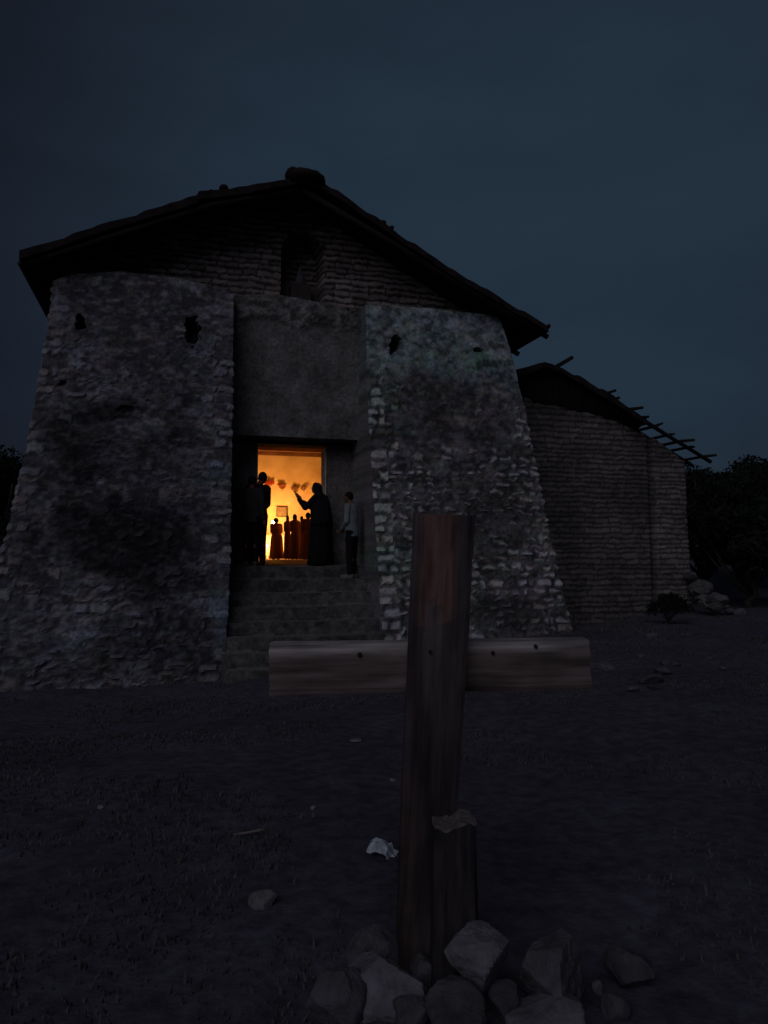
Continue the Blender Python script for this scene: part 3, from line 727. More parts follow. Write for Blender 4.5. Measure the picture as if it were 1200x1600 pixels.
    if far: c.ell(hc+S(0, .03, -.07), (.07*s, .07*s, .10*s))
    if hair == 'long':
        c.ell(hc+S(0, .06, -.06), (.075*s, .05*s, .11*s)); c.ell(hc+S(0, .085, -.17), (.07*s, .04*s, .12*s))
    if hair == 'bun': c.ell(hc+S(0, .11, .0), (.045*s, .04*s, .045*s))
    if hair == 'cap':
        c.ell(hc+S(0, -.09, .045), (.06*s, .06*s, .012*s))
    if hair == 'veil': pass
    o = c.build('cap' if hair == 'cap' else 'hair', top[1] if hair == 'cap' else M['hair'], t); remesh(o, vox, 2)
    if shawl or hair == 'veil':
        wd = shawl[1] if shawl else .8; mat = shawl[0] if shawl else top[1]
        n = 32; V = []; F = []
        prof_ = [(1.725, .02, .0), (1.71, .06, 0), (1.66, .088, 0), (1.58, .095, .01), (1.50, .10, .02), (1.42, .185, .02), (1.3, .22*wd+.03, .02), (1.12, .235*wd+.03, .02), (.95, .25*wd+.03, .03), (.8, .26*wd+.03, .03)]
        for j, (z, r, yo) in enumerate(prof_):
            for i in range(n):
                a_ = math.radians(-55+290*i/(n-1)); rr_ = r*(1+.04*math.sin(a_*6+j)*min(1, j/5))
                p = S(rr_*math.cos(a_)+hx*max(0, min(1, (z-1.4)*5)), rr_*.78*math.sin(a_)+yo+hy*max(0, min(1, (z-1.4)*5)), z+(-hy*0)); V.append(ln(p))
        for j in range(len(prof_)-1):
            for i in range(n-1): F.append((j*n+i, (j+1)*n+i, (j+1)*n+i+1, j*n+i+1))
        o = mesh_obj('shawl', V, F, mat, t, smooth=True); sm = o.modifiers.new('thick', 'SOLIDIFY'); sm.thickness = .012
    return t
REST = {-1: ((-.22, .02, 1.12), (-.22, -.06, .88)), 1: ((.22, .02, 1.12), (.22, -.06, .88))}
CL = dict(dark=cloth('dark_cloth', (.014, .012, .016)), grey=cloth('grey_shirt', (.05, .05, .05)), pale=cloth('pale_shirt', (.22, .26, .27)),
          trouser=cloth('black_trousers', (.010, .010, .012)), wine=cloth('wine_cloth', (.03, .012, .018)), brown=cloth('brown_coat', (.34, .15, .12)),
          plum=cloth('plum_cloth', (.17, .09, .13)), rust=cloth('rust_cloth', (.21, .10, .11)), shoe=cloth('pale_shoe', (.14, .14, .13)), boot=cloth('dark_shoe', (.015, .013, .012)))
def place(px, w, z=FLOOR): u = hit(px, 870, w)[0]; return toworld(u, w, z+.005)
# facing: local -Y is forward; towards the altar = church frame +w
FACE_IN = TH+math.pi
person(place(402.5, .62), FACE_IN+.15, 1.80, 'tall man in dark clothes standing in the doorway with his back turned', {'arms': {-1: ((-.19, -.02, 1.12), (-.10, -.2, .98)), 1: ((.19, -.02, 1.12), (.10, -.2, .98))}, 'head': (-.085, -.03)},
       ('jacket', CL['wine']), CL['trouser'], shoes=CL['boot'])
person(place(392.5, .25), FACE_IN-.5, 1.68, 'man in a grey shirt standing at the left jamb beside the tall man', {'arms': REST, 'head': (.0, -.045)},
       ('shirt', CL['grey']), CL['trouser'], hair='short', shoes=CL['shoe'])
w3 = person(place(500, .45), FACE_IN+.95, 1.60, 'woman in dark shawl and long skirt raising both hands at the right doorway edge',
       {'arms': {-1: ((-.21, -.22, 1.17), (-.10, -.43, 1.37)), 1: ((.21, -.20, 1.18), (.08, -.41, 1.41))}, 'head': (0, -.06), 'sleeve': .8, 'lean': .03, 'hand': {-1: (0.1, -.4, 1), 1: (-.1, -.4, 1)}},
       ('blouse', CL['dark']), None, hair='long', skirt=('skirt', CL['trouser'], .6), shoes=CL['boot'], shawl=(CL['dark'], .85))
w3.scale = (1.12, 1.12, 1.0)
person(place(550, -.22, FLOOR-.235), R(-112), 1.62, 'man in a pale shirt with joined hands standing on the steps beside the right buttress',
       {'arms': {-1: ((-.20, -.02, 1.12), (-.05, -.2, .97)), 1: ((.20, -.02, 1.12), (.05, -.2, .97))}, 'head': (0, -.05), 'lean': .05, 'hand': {-1: (.6, -.5, -.4), 1: (-.6, -.5, -.4)}},
       ('shirt', CL['pale']), CL['trouser'], shoes=CL['shoe'])
G = 'worshippers standing before the altar'
for (px, w, rz, H, lab, top, hair, sk, sh) in [
    (432, WB-3.0, .15, 1.48, 'worshipper in a rust brown coat silhouetted against the altar lamp', ('coat', CL['brown']), 'short', ('coat_skirt', CL['brown'], .45), None),
    (449, WB-3.2, -.1, 1.56, 'slim veiled woman in plum standing second from left before the altar', ('dress', CL['plum']), 'veil', ('skirt', CL['plum'], .3), (CL['plum'], .42)),
    (461, WB-3.6, .1, 1.58, 'broad worshipper in a rust shawl over plum, third from left before the altar', ('dress', CL['rust']), 'veil', ('skirt', CL['plum'], .4), (CL['rust'], .6)),
    (471, WB-3.3, -.15, 1.54, 'worshipper in rust clothes closest to the woman with raised hands', ('dress', CL['rust']), 'short', ('skirt', CL['rust'], .5), None)]:
    pp = person(place(px, w), FACE_IN+rz, H, lab, {'lean': .15 if px == 432 else .05, 'arms': {-1: ((-.19, .0, 1.12), (-.08, -.2, 1.05)), 1: ((.19, .0, 1.12), (.08, -.2, 1.05))}, 'head': (0, -.05)}, top, None, hair=hair, skirt=sk, far=True, group=G, shoes=CL['boot'], shawl=sh)
    pp.scale = ({432: 1.12, 449: .62, 461: .85, 471: .7}[px], .9, 1)
person(place(481, WB-4.2), FACE_IN-.3, 1.62, 'worshipper stretching an arm leftwards, mostly hidden behind the woman with raised hands',
       {'arms': {-1: ((-.22, 0, 1.12), (-.2, -.1, .9)), 1: ((.22, 0, 1.12), (.2, -.1, .9)), -1: ((-.40, -.1, 1.34), (-.58, -.16, 1.44))}, 'head': (0, -.04)}, ('dress', CL['plum']), None, hair='short',
       skirt=('skirt', CL['rust'], .6), far=True, group=G, shoes=CL['boot'])

# statuette in the niche
nc = (nx0+nx1)/2; st = empty('statuette', toworld(nc, .8, nzb+.02), TH); tag(st, 'small pale robed statuette in the dark niche under the ridge', 'statuette')
m_ = MB(); m_.box(-.2, .2, -.15, .15, 0, .52, .01); m_.build('pedestal', M['adobe'], st, cols=np.array([[.06, .05, .045]]*8))
m_ = MB(); m_.tube([(0, 0, .52), (0, 0, .58), (0, 0, .70), (0, 0, .78), (0, 0, .81), (0, 0, .87), (0, 0, .91)], [.10, .105, .075, .055, .03, .042, .01], 12)
m_.build('robed_figure', cloth('grey_plaster', (.10, .10, .105)), st, True)

# ---------------------------------------------------------------- annex (side building, roof falling apart)
WA = 2.0
annex = empty('side_building', toworld(hit(950, 800, WA)[0], WA, 0), TH)
tag(annex, 'mud brick side building with a half collapsed lean-to roof right of the church', 'side building')
ua0 = hit(700, 800, WA)[0]; ua1 = hit(1068, 800, WA)[0]; uc_ = hit(950, 800, WA)[0]
AP = [hit(px, py, WA) for px, py in [(760, 590), (830, 622), (905, 638), (965, 655), (1018, 683), (1068, 722)]]
au = [p[0] for p in AP]; az = [p[2] for p in AP]; azt = lambda u: float(np.interp(u, au, az))
upier = hit(1018, 800, WA)[0]
def paint_annex(U, Z, I):
    h, rr, rs = courses(I['arc'], Z, 113, (.10, .15), (.28, .44), .03, .045, 2., .5)
    n1 = fbm(U*1.6, Z*1.8, 101, 4); n2 = fbm(U*9, Z*11, 102, 4)
    disp = .018*h*(.6+.6*rr)+.015*(n2-.5)+.04*(n1-.5)
    val = (.30+.7*h)*(.65+.5*rr)*(.45+1.1*n1)
    groove = np.exp(-((U-upier)/.07)**2)
    pier = sst(-.02, .06, U-upier); val = val*(1-.5*groove)*(1+.25*pier); disp = disp-.12*groove+.04*pier
    stain = spots(U, Z, [(1000, 760, 30, 60, .5), (930, 840, 40, 70, .4)], 9, .6)
    val = val*(1-.4*np.clip(stain, 0, 1))
    c = np.array([.165, .145, .132])*val[..., None]+.012
    return disp, c
o = wrap_wall('brick_wall', lambda t: [(ua0, WA+.5), (ua0, WA-.12*(1-t)), (ua1+.05*(1-t), WA-.12*(1-t)), (ua1+.02, WA+7.5)], -1.0, azt, M['adobe'], annex, paint_annex, .032, cap=False)
o.matrix_parent_inverse = Matrix.Identity(4)
# the sheet is in church coordinates: shift its vertices to the annex's own base
def shift(o, du, dw):
    co = np.empty(len(o.data.vertices)*3); o.data.vertices.foreach_get('co', co); co = co.reshape(-1, 3); co[:, 0] -= du; co[:, 1] -= dw
    o.data.vertices.foreach_set('co', co.ravel()); o.data.update()
shift(o, uc_, WA)
WF = WA-.45
AR = [hit(px, py, WF) for px, py in [(806, 578), (826, 572), (852, 561), (880, 572), (905, 586), (960, 618), (1010, 652)]]
au2 = [p[0] for p in AR]; az2 = [p[2]-.02 for p in AR]
ar = roof_shell('tile_covering', au2, az2, WF, WA+6.5, M['tile'], annex, .16, jag=.06, seed=9); shift(ar, uc_, WA)
m_ = MB()                                          # earth and board filling under the tiles along the wall top
RE = [hit(px, py, WF) for px, py in [(852, 561), (905, 586), (960, 618), (1010, 652), (1050, 677), (1113, 716)]]
for dw in (0.06, .75, 1.7, 2.7, 3.7, 4.7, 5.7):
    pts_ = [Vector((p[0]-uc_, WF+dw-WA, p[2]-.09-(0 if dw < .1 else 0))) for p in RE[1:]]
    m_ = MB(); m_.tube(pts_, [.06, .055, .055, .05, .045], 7, .12); m_.build('rafter', M['old_wood'], annex, True)
r3 = random.Random(5)
for k in range(9):                                # bare battens, some slipped
    f = k/8; px = 950+f*155+r3.uniform(-4, 4); j = np.interp(px, [852, 905, 960, 1010, 1050, 1113], range(6)); i = int(min(4, j)); g = j-i
    u = RE[i][0]*(1-g)+RE[i+1][0]*g-uc_; z = RE[i][2]*(1-g)+RE[i+1][2]*g-.015
    fw = r3.uniform(-.20, -.10) if k % 2 == 0 else r3.uniform(-.10, -.02)
    m_ = MB(); fw *= r3.choice([.5, 1, 1.3])
    m_.tube([(u-fw*.55, WF+fw-WA, z+.01+r3.uniform(-.03, .03)), (u, WF+.1-WA, z+.005), (u-.0-r3.uniform(0, .08), WA+6.2-WA, z+r3.uniform(-.03, .03))], [.03, .04, .035], 6, .2)
    m_.build('batten', M['old_wood'], annex, True)
p0 = hit(862, 577, WF+.1); p1 = hit(895, 558, WF-.1)
m_ = MB(); m_.tube([(p0[0]-uc_-.25, WF+.35-WA, p0[2]-.12), (p0[0]-uc_, WF+.1-WA, p0[2]), (p1[0]-uc_, WF-.1-WA, p1[2])], [.05, .055, .05], 7, .1); m_.build('broken_beam', M['old_wood'], annex, True)
m_ = MB(); mcol = []
nA = 60
for i in range(nA):
    uL_ = au2[0]+(au2[-1]-au2[0])*i/(nA-1); zt_ = float(np.interp(uL_, au2, az2))-.15; zb_ = azt(uL_)-.03-.05*vn(np.array(i*.7), np.array(3.), 4)
    m_.v += [(uL_-uc_, WA-.30-WA+.05*rng.random(), zt_), (uL_-uc_, -.05, float(min(zb_, zt_)))]
for i in range(nA-1): m_.f.append((i*2, i*2+1, i*2+3, i*2+2))
m_.build('eave_filling', M['tile'], annex)

# ---------------------------------------------------------------- ground
def gz(x, y):
    x = np.asarray(x, float); y = np.asarray(y, float)
    side = np.clip(-.20+.10*x, -.47, .12)
    near = sst(3.5, 10.5, y)*side
    far = .045*np.maximum(np.hypot(x, y-12)-14, 0)**1.05
    hillR = 7.2*sst(14, 60, x+.25*(y-10))*sst(-20, 25, y); hillL = 9.*sst(14, 60, -x-.1*(y-10))*sst(-20, 20, y)
    return near+far*.7+hillR+hillL
def gzn(x, y):
    x = np.asarray(x, float); y = np.asarray(y, float)
    return gz(x, y)+.10*(fbm(x*.8, y*.8, 201, 4)-.5)+.045*(fbm(x*4, y*4, 202, 3)-.5)
n = 340
lin = np.linspace(-1, 1, n); ax = np.sign(lin)*(abs(lin)**3.2)*320+lin*9; X, Y = np.meshgrid(ax, ax+7.)
near_w = 1-sst(20, 60, np.hypot(X, Y-7))
Zg = gz(X, Y)+(.10*(fbm(X*.8, Y*.8, 201, 4)-.5)+.045*(fbm(X*4, Y*4, 202, 3)-.5))*near_w + (1-near_w)*3*(fbm(X*.03, Y*.03, 9, 4)-.5)*sst(30, 200, np.hypot(X, Y))*4
# keep the hill out from under the buildings: nave floor stands above the ground
UU = (X-O2[0])*EU[0]+(Y-O2[1])*EU[1]; WW = (X-O2[0])*EW[0]+(Y-O2[1])*EW[1]
inside = (sst(-7, -5.5, UU))*(1-sst(7.5, 9, UU))*sst(0.2, 1.0, WW)*(1-sst(WB+1.5, WB+4, WW))
Zg = Zg*(1-inside)+np.minimum(Zg, -.1)*inside
cc = .055+.09*(fbm(X*1.3, Y*1.3, 211, 5)-.35)+.05*(fbm(X*7, Y*7, 212, 3)-.5)
gc = np.clip(cc*.58+.05, .022, .3)[..., None]*np.array([.90, .87, 1.08])
g = mesh_obj('ground', np.stack([X, Y, Zg], -1).reshape(-1, 3), grid_faces(n, n), M['ground'], cols=gc.reshape(-1, 3), smooth=True); g['kind'] = 'structure'

# short dry grass
r4 = np.random.RandomState(12); N = 90000
th = r4.uniform(-.62, .62, N); dist = 2.0+r4.power(1.25, N)*17
gx = dist*np.sin(th); gy = dist*np.cos(th)
keep = (fbm(gx*1.1, gy*1.1, 221, 4) > .44+.1*r4.rand(N))
uu_ = (gx-O2[0])*EU[0]+(gy-O2[1])*EU[1]; ww_ = (gx-O2[0])*EW[0]+(gy-O2[1])*EW[1]
keep &= ~((ww_ > -1.25) & (uu_ > -6) & (uu_ < 4.6)) & ~((abs(uu_) < 1.5) & (ww_ > -3.3)) & ~(ww_ > 1.8)
gx, gy = gx[keep], gy[keep]; gz_ = gzn(gx, gy)-.01; k_ = len(gx)
hh = r4.uniform(.012, .045, k_)*(.7+.9*fbm(gx*2, gy*2, 230, 2)); an = r4.uniform(0, 6.28, k_); wd = r4.uniform(.003, .007, k_)*(1+gy*.12); ben = r4.uniform(0, .8, k_)*hh; an2 = r4.uniform(0, 6.28, k_)
dx, dy = np.cos(an)*wd, np.sin(an)*wd; bx, by = np.cos(an2)*ben, np.sin(an2)*ben
V = np.stack([np.stack([gx-dx, gy-dy, gz_], 1), np.stack([gx+dx, gy+dy, gz_], 1), np.stack([gx+bx*.4+dx*.6, gy+by*.4+dy*.6, gz_+hh*.6], 1), np.stack([gx+bx*.4-dx*.6, gy+by*.4-dy*.6, gz_+hh*.6], 1), np.stack([gx+bx, gy+by, gz_+hh], 1)], 1).reshape(-1, 3)
F = []
for i in range(k_): b_ = i*5; F.append((b_, b_+1, b_+2, b_+3)); F.append((b_+3, b_+2, b_+4))
gr = mesh_obj('grass', V, F, M['grass']); tag(gr, 'short sparse grass over the yard in front of the church', 'grass', kind='stuff')

# ---------------------------------------------------------------- stones
def rock(loc, size, seed, label, group, flat=.7, col=(.17, .16, .16), rz=0., lift=.25, name='stone', cat='stone'):
    r_ = np.random.RandomState(seed); nu, nv = (64, 42) if max(size) > .15 and loc[1] < 5 else (26, 18); V = []
    for j in range(nv+1):
        ph = math.pi*j/nv
        for i in range(nu):
            a_ = 2*math.pi*i/nu; V.append((math.sin(ph)*math.cos(a_), math.sin(ph)*math.sin(a_), math.cos(ph)))
    V = np.array(V); d = np.ones(len(V))
    for k in range(13):                            # chipped planes give angular faces
        nn_ = r_.normal(size=3); nn_ /= np.linalg.norm(nn_); off = r_.uniform(.62, .92); dp = V@nn_
        d = np.where(dp > 1e-3, np.minimum(d, off/np.maximum(dp, 1e-3)), d)
    n_ = fbm(V[:, 0]*2.5+seed, V[:, 1]*2.5+V[:, 2]*2, seed, 4)-.5
    n3_ = fbm(V[:, 0]*11+seed, V[:, 1]*11+V[:, 2]*9, seed+7, 4)-.5
    V = V*(d*(1+.16*n_+.07*n3_))[:, None]*np.array([size[0]/2, size[1]/2, size[2]/2])
    F = [(j*nu+i, (j+1)*nu+i, (j+1)*nu+(i+1) % nu, j*nu+(i+1) % nu) for j in range(nv) for i in range(nu)]
    c = np.array(col)[None, :]*(.75+1.0*(fbm(V[:, 0]*14+seed, V[:, 1]*14+V[:, 2]*9, seed+2, 4)-.25))[:, None]
    o = mesh_obj(name, V, F, M['rock'], None, c); o.location = loc; o.rotation_euler = (r_.uniform(-.2, .2), r_.uniform(-.2, .2), rz)
    tag(o, label, cat, group); return o
def ground_at(px, py):
    d = ray(px, py); t = 2.
    for k in range(60):
        p = np.array([0, 0, 1.6])+t*d; e = p[2]-float(gzn(p[0], p[1])); t += e*.6/max(.1, -d[2])*.8
    return np.array([0, 0, 1.6])+t*d
GS = 'stones piled round the foot of the wooden cross'
for i, (px, py, wpx, hpx, c, lab) in enumerate([
    (747, 1488, 92, 86, .19, 'pale angular stone just right of the foot of the cross'),
    (862, 1520, 110, 112, .13, 'large dark rounded stone at the right of the pile'),
    (600, 1545, 112, 84, .19, 'broad pale stone at the left of the pile'),
    (583, 1490, 78, 60, .14, 'grey stone behind the broad pale stone, left of the post'),
    (662, 1520, 46, 42, .11, 'small dark stone right in front of the post foot'),
    (858, 1592, 112, 60, .18, 'flat pale stone at the bottom edge below the large dark stone'),
    (712, 1585, 100, 74, .10, 'dark stone at the bottom edge between the pale stones'),
    (528, 1560, 84, 84, .12, 'dark upright stone at the far left of the pile'),
    (935, 1542, 18, 22, .22, 'tiny pale pebble right of the large dark stone'),
    (985, 1512, 68, 48, .09, 'low dark stone sunk in the grass far right of the pile'),
    (640, 1585, 60, 50, .09, 'dark stone in the gap below the broad pale stone'),
    (790, 1570, 56, 54, .08, 'dark stone wedged left of the flat pale stone'),
    (960, 1572, 40, 36, .10, 'small dark stone at the lower right of the pile')]):
    g_ = ground_at(px, py+hpx*.42); dpt = g_[1]*(.93 if px == 747 else 1.)
    g_ = at_depth(px, py, dpt); m_ = dpt/1155
    rock((g_[0], g_[1], g_[2]), (wpx*m_*1.18, wpx*m_*1.05, hpx*m_*1.25), 300+i, lab, GS, col=(c*.82, c*.77, c*.84), rz=i*1.3)
for i, (px, py, wpx, hpx, c, lab) in enumerate([
    (412, 1404, 48, 34, .14, 'grey stone alone in the grass left of the pile'),
    (556, 1157, 20, 8, .2, 'small flat stone in the yard below the crossbeam'),
    (158, 1261, 12, 8, .2, 'tiny stone at the left of the yard'),
    (489, 1262, 10, 7, .2, 'tiny stone in the yard left of the post'),
    (614, 1218, 14, 6, .2, 'small pale chip of stone left of the post'),
    (1035, 1048, 34, 12, .12, 'flat stone in front of the side building')]):
    g_ = ground_at(px, py+hpx*.3); m_ = g_[1]/1155
    rock((g_[0], g_[1], g_[2]+hpx*m_*.2), (wpx*m_, wpx*m_*.8, hpx*m_), 400+i, lab, 'loose stones lying in the yard', col=(c, c*.96, c*.98), rz=i*.2)
# squared stump standing right in front of the post
pa, pc = at_depth(676, 1300, 2.72), at_depth(748, 1292, 2.72); gs = float(gzn(pa.x, 2.75)); wS = (pc.x-pa.x)/2
stump = empty('stump', ((pa.x+pc.x)/2, 2.80, gs)); tag(stump, 'short squared wooden stump with a pale notched top, touching the post of the cross', 'stump')
zt_ = pa.z-gs; V = []; F = []; C = []; na, nl = 44, 40
for j in range(nl+1):
    for i in range(na):
        a_ = 2*math.pi*i/na; k = (abs(math.cos(a_))**7+abs(math.sin(a_))**7)**(-1/7); x, y = math.cos(a_)*k, math.sin(a_)*k
        g_ = float(fbm(np.array(x*5+y*3.), np.array(j*.12), 301, 4))-.5; top_ = zt_+.022*float(sst(-.1, .25, x))+.006*math.sin(x*9+y*4)
        V.append((x*wS*(1+.10*g_)*(1-.12*j/nl+.06), y*.075*(1+.12*g_), -.1+(top_+.1)*j/nl)); q_ = .8+1.5*g_; C.append((.042*q_, .036*q_, .038*q_))
F = grid_faces(nl+1, na)+[(j*na+na-1, j*na, (j+1)*na, (j+1)*na+na-1) for j in range(nl)]
mesh_obj('stump_body', V, F, M['cross_wood'], stump, np.array(C))
V2 = [V[nl*na+i] for i in range(na)]; C2 = [(.15, .125, .125)]*na; rings = 8; F = []
for r_ in range(1, rings+1):
    f = 1-r_/rings
    for i in range(na):
        x, y, z = V2[i]; xx, yy = x*f, y*f; V2.append((xx, yy, zt_+.022*float(sst(-.1, .25, xx/wS))+.008*float(vn(np.array(xx*60.), np.array(yy*60.), 9)))); C2.append((.15, .125, .125))
for r_ in range(rings):
    for i in range(na): F.append((r_*na+i, r_*na+(i+1) % na, (r_+1)*na+(i+1) % na, (r_+1)*na+i))
mesh_obj('sawn_top', V2, F, M['rock'], stump, np.array(C2))
# crumpled scrap
g_ = ground_at(597, 1336); r5 = random.Random(3); V = []
for j in range(7):
    for i in range(9):
        V.append((-.07+i*.0175+r5.uniform(-.006, .006), -.05+j*.017+r5.uniform(-.006, .006), .035+.05*math.exp(-((i-3)**2+(j-3)**2)/7)+r5.uniform(-.014, .014)-.03*(i > 6)))
o = mesh_obj('paper_scrap', V, grid_faces(7, 9), M['paper']); o.location = g_; o.rotation_euler = (.3, .15, -.3); s_ = o.modifiers.new('t', 'SOLIDIFY'); s_.thickness = .002
tag(o, 'crumpled pale blue paper scrap in the grass left of the post', 'paper')
g_ = ground_at(390, 1308); m_ = MB(); m_.tube([(-.09, 0, .015), (-.02, .01, .02), (.05, .02, .03), (.1, .05, .03)], [.006, .008, .008, .004], 6, .2)
o = m_.build('twig', cloth('dry_twig', (.24, .2, .18)), None, True); o.location = g_; tag(o, 'short bare twig lying in the grass left of the paper scrap', 'twig')

# rubble at the corner of the side building
c0 = Vector(toworld(ua1, WA-.25)); r6 = random.Random(22)
for i in range(34):
    f = r6.random(); a_ = r6.uniform(-1.2, 1.5); d_ = r6.uniform(0, 1.15)
    u = ua1-.25+f*1.2*r6.random()+.1; w = WA-.3-r6.random()*.9
    x, y, _ = toworld(u, w); hgt = max(0, 1.05-1.0*abs(u-ua1)-.75*abs(w-(WA-.3)))
    s = r6.uniform(.16, .42); c = r6.uniform(.06, .15)
    rock((x, y, float(gzn(x, y))+hgt*r6.uniform(.6, 1)+.02), (s*1.2, s, s*.75), 500+i, ('large ' if s > .34 else 'small ' if s < .23 else '')+('pale' if c > .105 else 'dark')+' stone in the rubble heap at the corner of the side building', 'rubble heap at the corner of the side building', col=(c, c*.95, c*.95), rz=r6.random()*6)
sp = random.Random(61)
for i in range(12):
    px = sp.uniform(900, 1200); py = sp.uniform(985, 1080); g_ = ground_at(px, py); s = sp.uniform(.08, .28); c = sp.uniform(.05, .13)
    rock((g_[0], g_[1], g_[2]+s*.1), (s*1.3, s, s*.5), 600+i, ('large ' if s > .21 else 'small ' if s < .14 else '')+('pale' if c > .09 else 'dark')+' stone strewn before the side building'+(', on the church side' if px < 1000 else ', far to the right' if px > 1100 else ', in the middle'), 'stones strewn before the side building', col=(c, c*.95, c), rz=sp.random()*6)

# ---------------------------------------------------------------- wooden cross in the foreground
D = 2.95
pb = at_depth(652, 1476, D); cross = empty('wooden_cross', (pb.x, D, float(gzn(pb.x, D))-.05), 0)
tag(cross, 'weathered wooden cross of broad planks planted in a heap of stones', 'cross')
def plank(name, centre, half, axis, mat, colfn, seed, amp=.006, parent=None, taper=1.0):
    """subdivided plank with worn edges and long grain; axis 2 = standing, 0 = lying"""
    L_ = half[axis]*2; nl = int(L_/.012); na = 30; V = []; C = []
    o1, o2 = [a for a in range(3) if a != axis]
    for j in range(nl+1):
        f = j/nl; tp = taper+(1-taper)*f
        for i in range(na):
            a_ = 2*math.pi*i/na; ca, sa = math.cos(a_), math.sin(a_); q = max(abs(ca), abs(sa)); x, y = ca/q, sa/q
            k = (abs(ca)**8+abs(sa)**8)**(-1/8); x, y = ca*k, sa*k
            gr_ = float(fbm(np.array(x*4+y*3+seed), np.array(f*L_*2.), seed, 4))-.5
            g2 = float(vn(np.array((x*9+y*7)*1.0+seed), np.array(f*L_*1.2), seed+3))-.5
            en = .0
            p = [0, 0, 0]; p[axis] = -half[axis]+f*L_; p[o1] = x*half[o1]*tp*(1+gr_*.06)+g2*amp; p[o2] = y*half[o2]*(1+gr_*.12)+g2*amp
            ch_ = float(vn(np.array(f*L_*9.+seed), np.array(round(x)*7.+round(y)*3.), seed+9)); p[o1] *= 1-.05*max(0, ch_-.62)-.02*float(vn(np.array(f*L_*30.), np.array(round(x)*5.), 4))
            if j == nl or j == 0: p[axis] += .012*(float(vn(np.array(x*3+seed), np.array(y*3.), seed+5))-.5)
            V.append(p); C.append(colfn(p, gr_, g2))
    F = [(j*na+i, j*na+(i+1) % na, (j+1)*na+(i+1) % na, (j+1)*na+i) for j in range(nl) for i in range(na)]
    if axis == 0 or axis == 2: pass
    for j, rev in ((0, True), (nl, False)):
        c_ = len(V); V.append([sum(V[j*na+i][k] for i in range(na))/na for k in range(3)]); C.append([q*1.3 for q in C[j*na]])
        for i in range(na):
            t_ = (c_, j*na+i, j*na+(i+1) % na); F.append(t_[::-1] if rev else t_)
    o = mesh_obj(name, V, F, mat, parent, np.array(C)); o.location = centre
    return o
# post: from the ground to just above eye level, leaning a little
pt = at_depth(695, 803, D-.06); bz = cross.location.z; top_z = pt.z; Hp = top_z-bz+.25
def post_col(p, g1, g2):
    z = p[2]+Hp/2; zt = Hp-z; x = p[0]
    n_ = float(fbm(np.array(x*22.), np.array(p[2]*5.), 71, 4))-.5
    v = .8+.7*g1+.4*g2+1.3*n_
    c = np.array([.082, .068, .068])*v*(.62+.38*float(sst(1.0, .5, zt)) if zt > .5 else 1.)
    # bare reddish wood where the grey skin has split away
    edge = .36+.07*math.sin(x*60)+.10*g2
    if p[1] < 0 and zt < edge and -.075 < x < .045: c = np.array([.165, .095, .080])*(.85+.7*g1+1.2*n_)
    if zt > 1.0 and x < -.03: c = c*np.array([1.08, .97, .95])
    return np.clip(c, .012, .5)
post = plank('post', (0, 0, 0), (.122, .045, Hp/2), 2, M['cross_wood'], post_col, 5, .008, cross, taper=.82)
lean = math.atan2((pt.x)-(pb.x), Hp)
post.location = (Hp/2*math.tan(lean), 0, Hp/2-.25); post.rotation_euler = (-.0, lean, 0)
# crossbeam lies behind the post
b0, b1 = at_depth(424, 1045, D+.12), at_depth(916, 1035, D+.12)
zc = (at_depth(600, 1010, D+.06).z+at_depth(600, 1079, D+.06).z)/2
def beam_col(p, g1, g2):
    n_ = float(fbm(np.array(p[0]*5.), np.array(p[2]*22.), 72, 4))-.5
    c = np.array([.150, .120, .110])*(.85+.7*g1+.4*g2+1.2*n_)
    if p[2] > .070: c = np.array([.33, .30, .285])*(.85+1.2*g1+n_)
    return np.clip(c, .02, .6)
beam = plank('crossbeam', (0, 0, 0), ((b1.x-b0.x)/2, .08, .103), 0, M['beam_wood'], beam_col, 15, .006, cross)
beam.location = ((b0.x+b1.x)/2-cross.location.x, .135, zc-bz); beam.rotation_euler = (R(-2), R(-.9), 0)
for (px, py, y, r_) in [(672, 1018, -.050, .007), (770, 1020, .057, .008), (837, 1010, .057, .008), (562, 1023, .057, .010)]:
    q = at_depth(px, py, D+y); m_ = MB(); m_.tube([(0, .03, 0), (0, -.006, 0), (0, -.010, 0)], [r_, r_, r_*.6], 10)
    o = m_.build('nail', M['iron'], cross); o.location = (q.x-cross.location.x, y, q.z-bz)

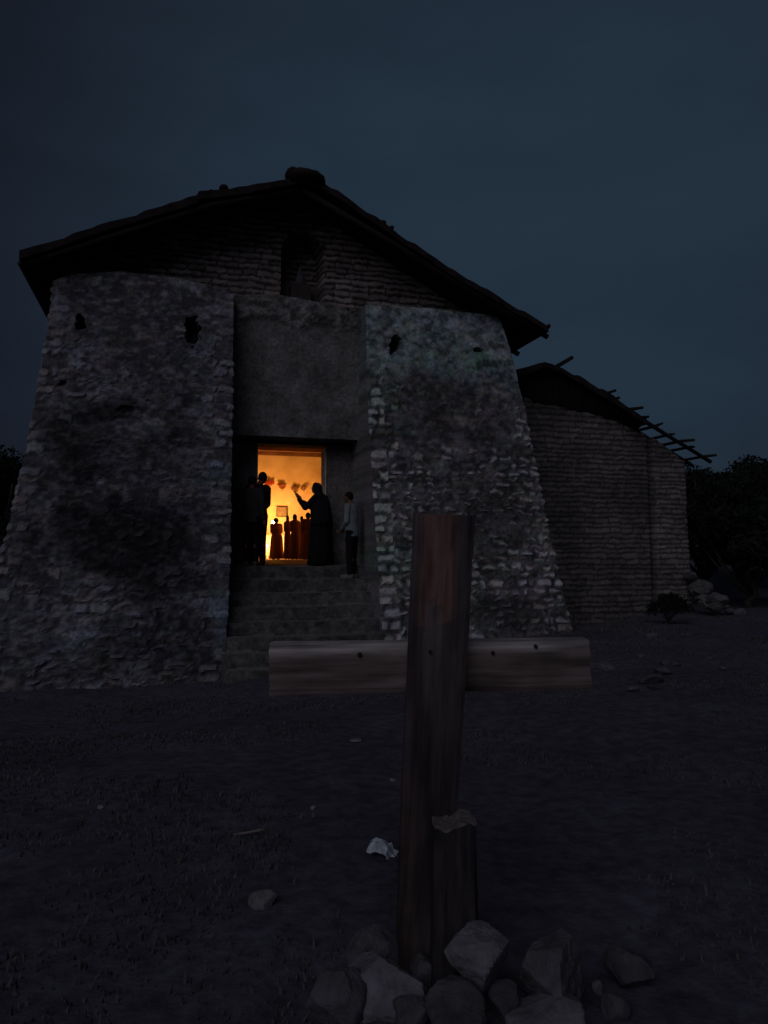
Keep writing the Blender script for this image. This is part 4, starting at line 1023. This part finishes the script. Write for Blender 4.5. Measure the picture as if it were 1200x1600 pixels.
# ---------------------------------------------------------------- trees and shrubs
def tree(loc, h, cr, seed, label, group, name='tree', leaves=7000, ls=.16, cat='tree', low=.3):
    r_ = random.Random(seed); t = empty(name, loc); tag(t, label, cat, group)
    tr = MB(); tips = []
    base_h = h*low
    tr.tube([(0, 0, -.5), (r_.uniform(-.1, .1), 0, base_h*.5), (r_.uniform(-.2, .2), r_.uniform(-.1, .1), base_h), (r_.uniform(-.3, .3), 0, h*.7)], [h*.045, h*.035, h*.028, h*.01], 9, .1)
    for k in range(9):
        a_ = r_.uniform(0, 6.28); z = base_h*r_.uniform(.6, 1.3); e = Vector((cr*.65*math.cos(a_)*r_.uniform(.5, 1), cr*.65*math.sin(a_)*r_.uniform(.5, 1), h*r_.uniform(.45, .85)))
        tr.tube([(0, 0, z), tuple(Vector((0, 0, z)).lerp(e, .5)+Vector((0, 0, -.05*h))), tuple(e)], [h*.017, h*.011, h*.004], 6, .1); tips.append(e)
    tr.build('trunk', M['bark'], t, True)
    nr = np.random.RandomState(seed); clumps = []
    for k in range(26):
        a_ = r_.uniform(0, 6.28); el = r_.uniform(-.4, 1.3); d_ = r_.uniform(.45, .9)
        clumps.append((cr*d_*math.cos(a_)*math.cos(el), cr*d_*math.sin(a_)*math.cos(el), h*.58+h*.36*d_*math.sin(el), cr*r_.uniform(.22, .42)))
    per = leaves//len(clumps); V = []
    for (x, y, z, r) in clumps:
        d = nr.normal(size=(per, 3)); d /= np.linalg.norm(d, axis=1, keepdims=True); rad = r*nr.power(2., per)[:, None]; c = np.array([x, y, z])+d*rad*np.array([1, 1, .8])
        a1 = nr.normal(size=(per, 3)); a1 /= np.linalg.norm(a1, axis=1, keepdims=True); a2 = np.cross(a1, nr.normal(size=(per, 3))); a2 /= np.linalg.norm(a2, axis=1, keepdims=True)
        s = ls*nr.uniform(.5, 1.1, per)[:, None]
        V.append(np.stack([c-a1*s, c+a2*s*.45, c+a1*s, c-a2*s*.45], 1))
    V = np.concatenate(V).reshape(-1, 3); F = np.arange(len(V)).reshape(-1, 4).tolist()
    mesh_obj('crown', V, F, M['leaf'], t); return t
TG = 'dark trees beyond the side building'
for i, (px, ytop, dep, cr, lab) in enumerate([
    (1150, 708, 27, 2.6, 'dark rounded tree whose domed top stands highest right of the collapsed roof'),
    (1095, 722, 24, 2.0, 'dark tree right behind the corner of the side building'),
    (1205, 718, 25, 2.6, 'dark tree cut by the right edge of the picture'),
    (1170, 790, 20, 2.0, 'lower bushy dark tree in front of the domed one')]):
    p = at_depth(px, ytop, dep); g0 = float(gz(p.x, dep)); tree((p.x, dep, g0), p.z-g0, cr, 40+i, lab, TG, low=.12, leaves=15000, ls=.10)
for i, (px, ytop, dep, cr, lab) in enumerate([
    (-15, 672, 22, 1.9, 'dark tree behind the left buttress at the edge of the picture'), (38, 690, 26, 1.8, 'dark tree close behind the outer edge of the left buttress')]):
    p = at_depth(px, ytop, dep); g0 = float(gz(p.x, dep)); tree((p.x, dep, g0), p.z-g0, cr, 60+i, lab, 'dark trees left of the church', low=.12, leaves=12000, ls=.10)
for i, (px, py, h, cr, lab) in enumerate([
    (1045, 975, .6, .4, 'dark shrub before the corner of the side building')]):
    g_ = ground_at(px, py); tree((g_[0], g_[1], g_[2]), h, cr, 80+i, lab, None, 'shrub', 2500, .05, 'shrub', .1)
if 0: print('ledge', ZL, 'lintel', ZLINT, 'door', dL, dR, dT, 'ceil', ZC, 'ridge', max(rz), 'annex', ua1, azt(ua1), 'LO', LO(0), 'RO', RO(0))
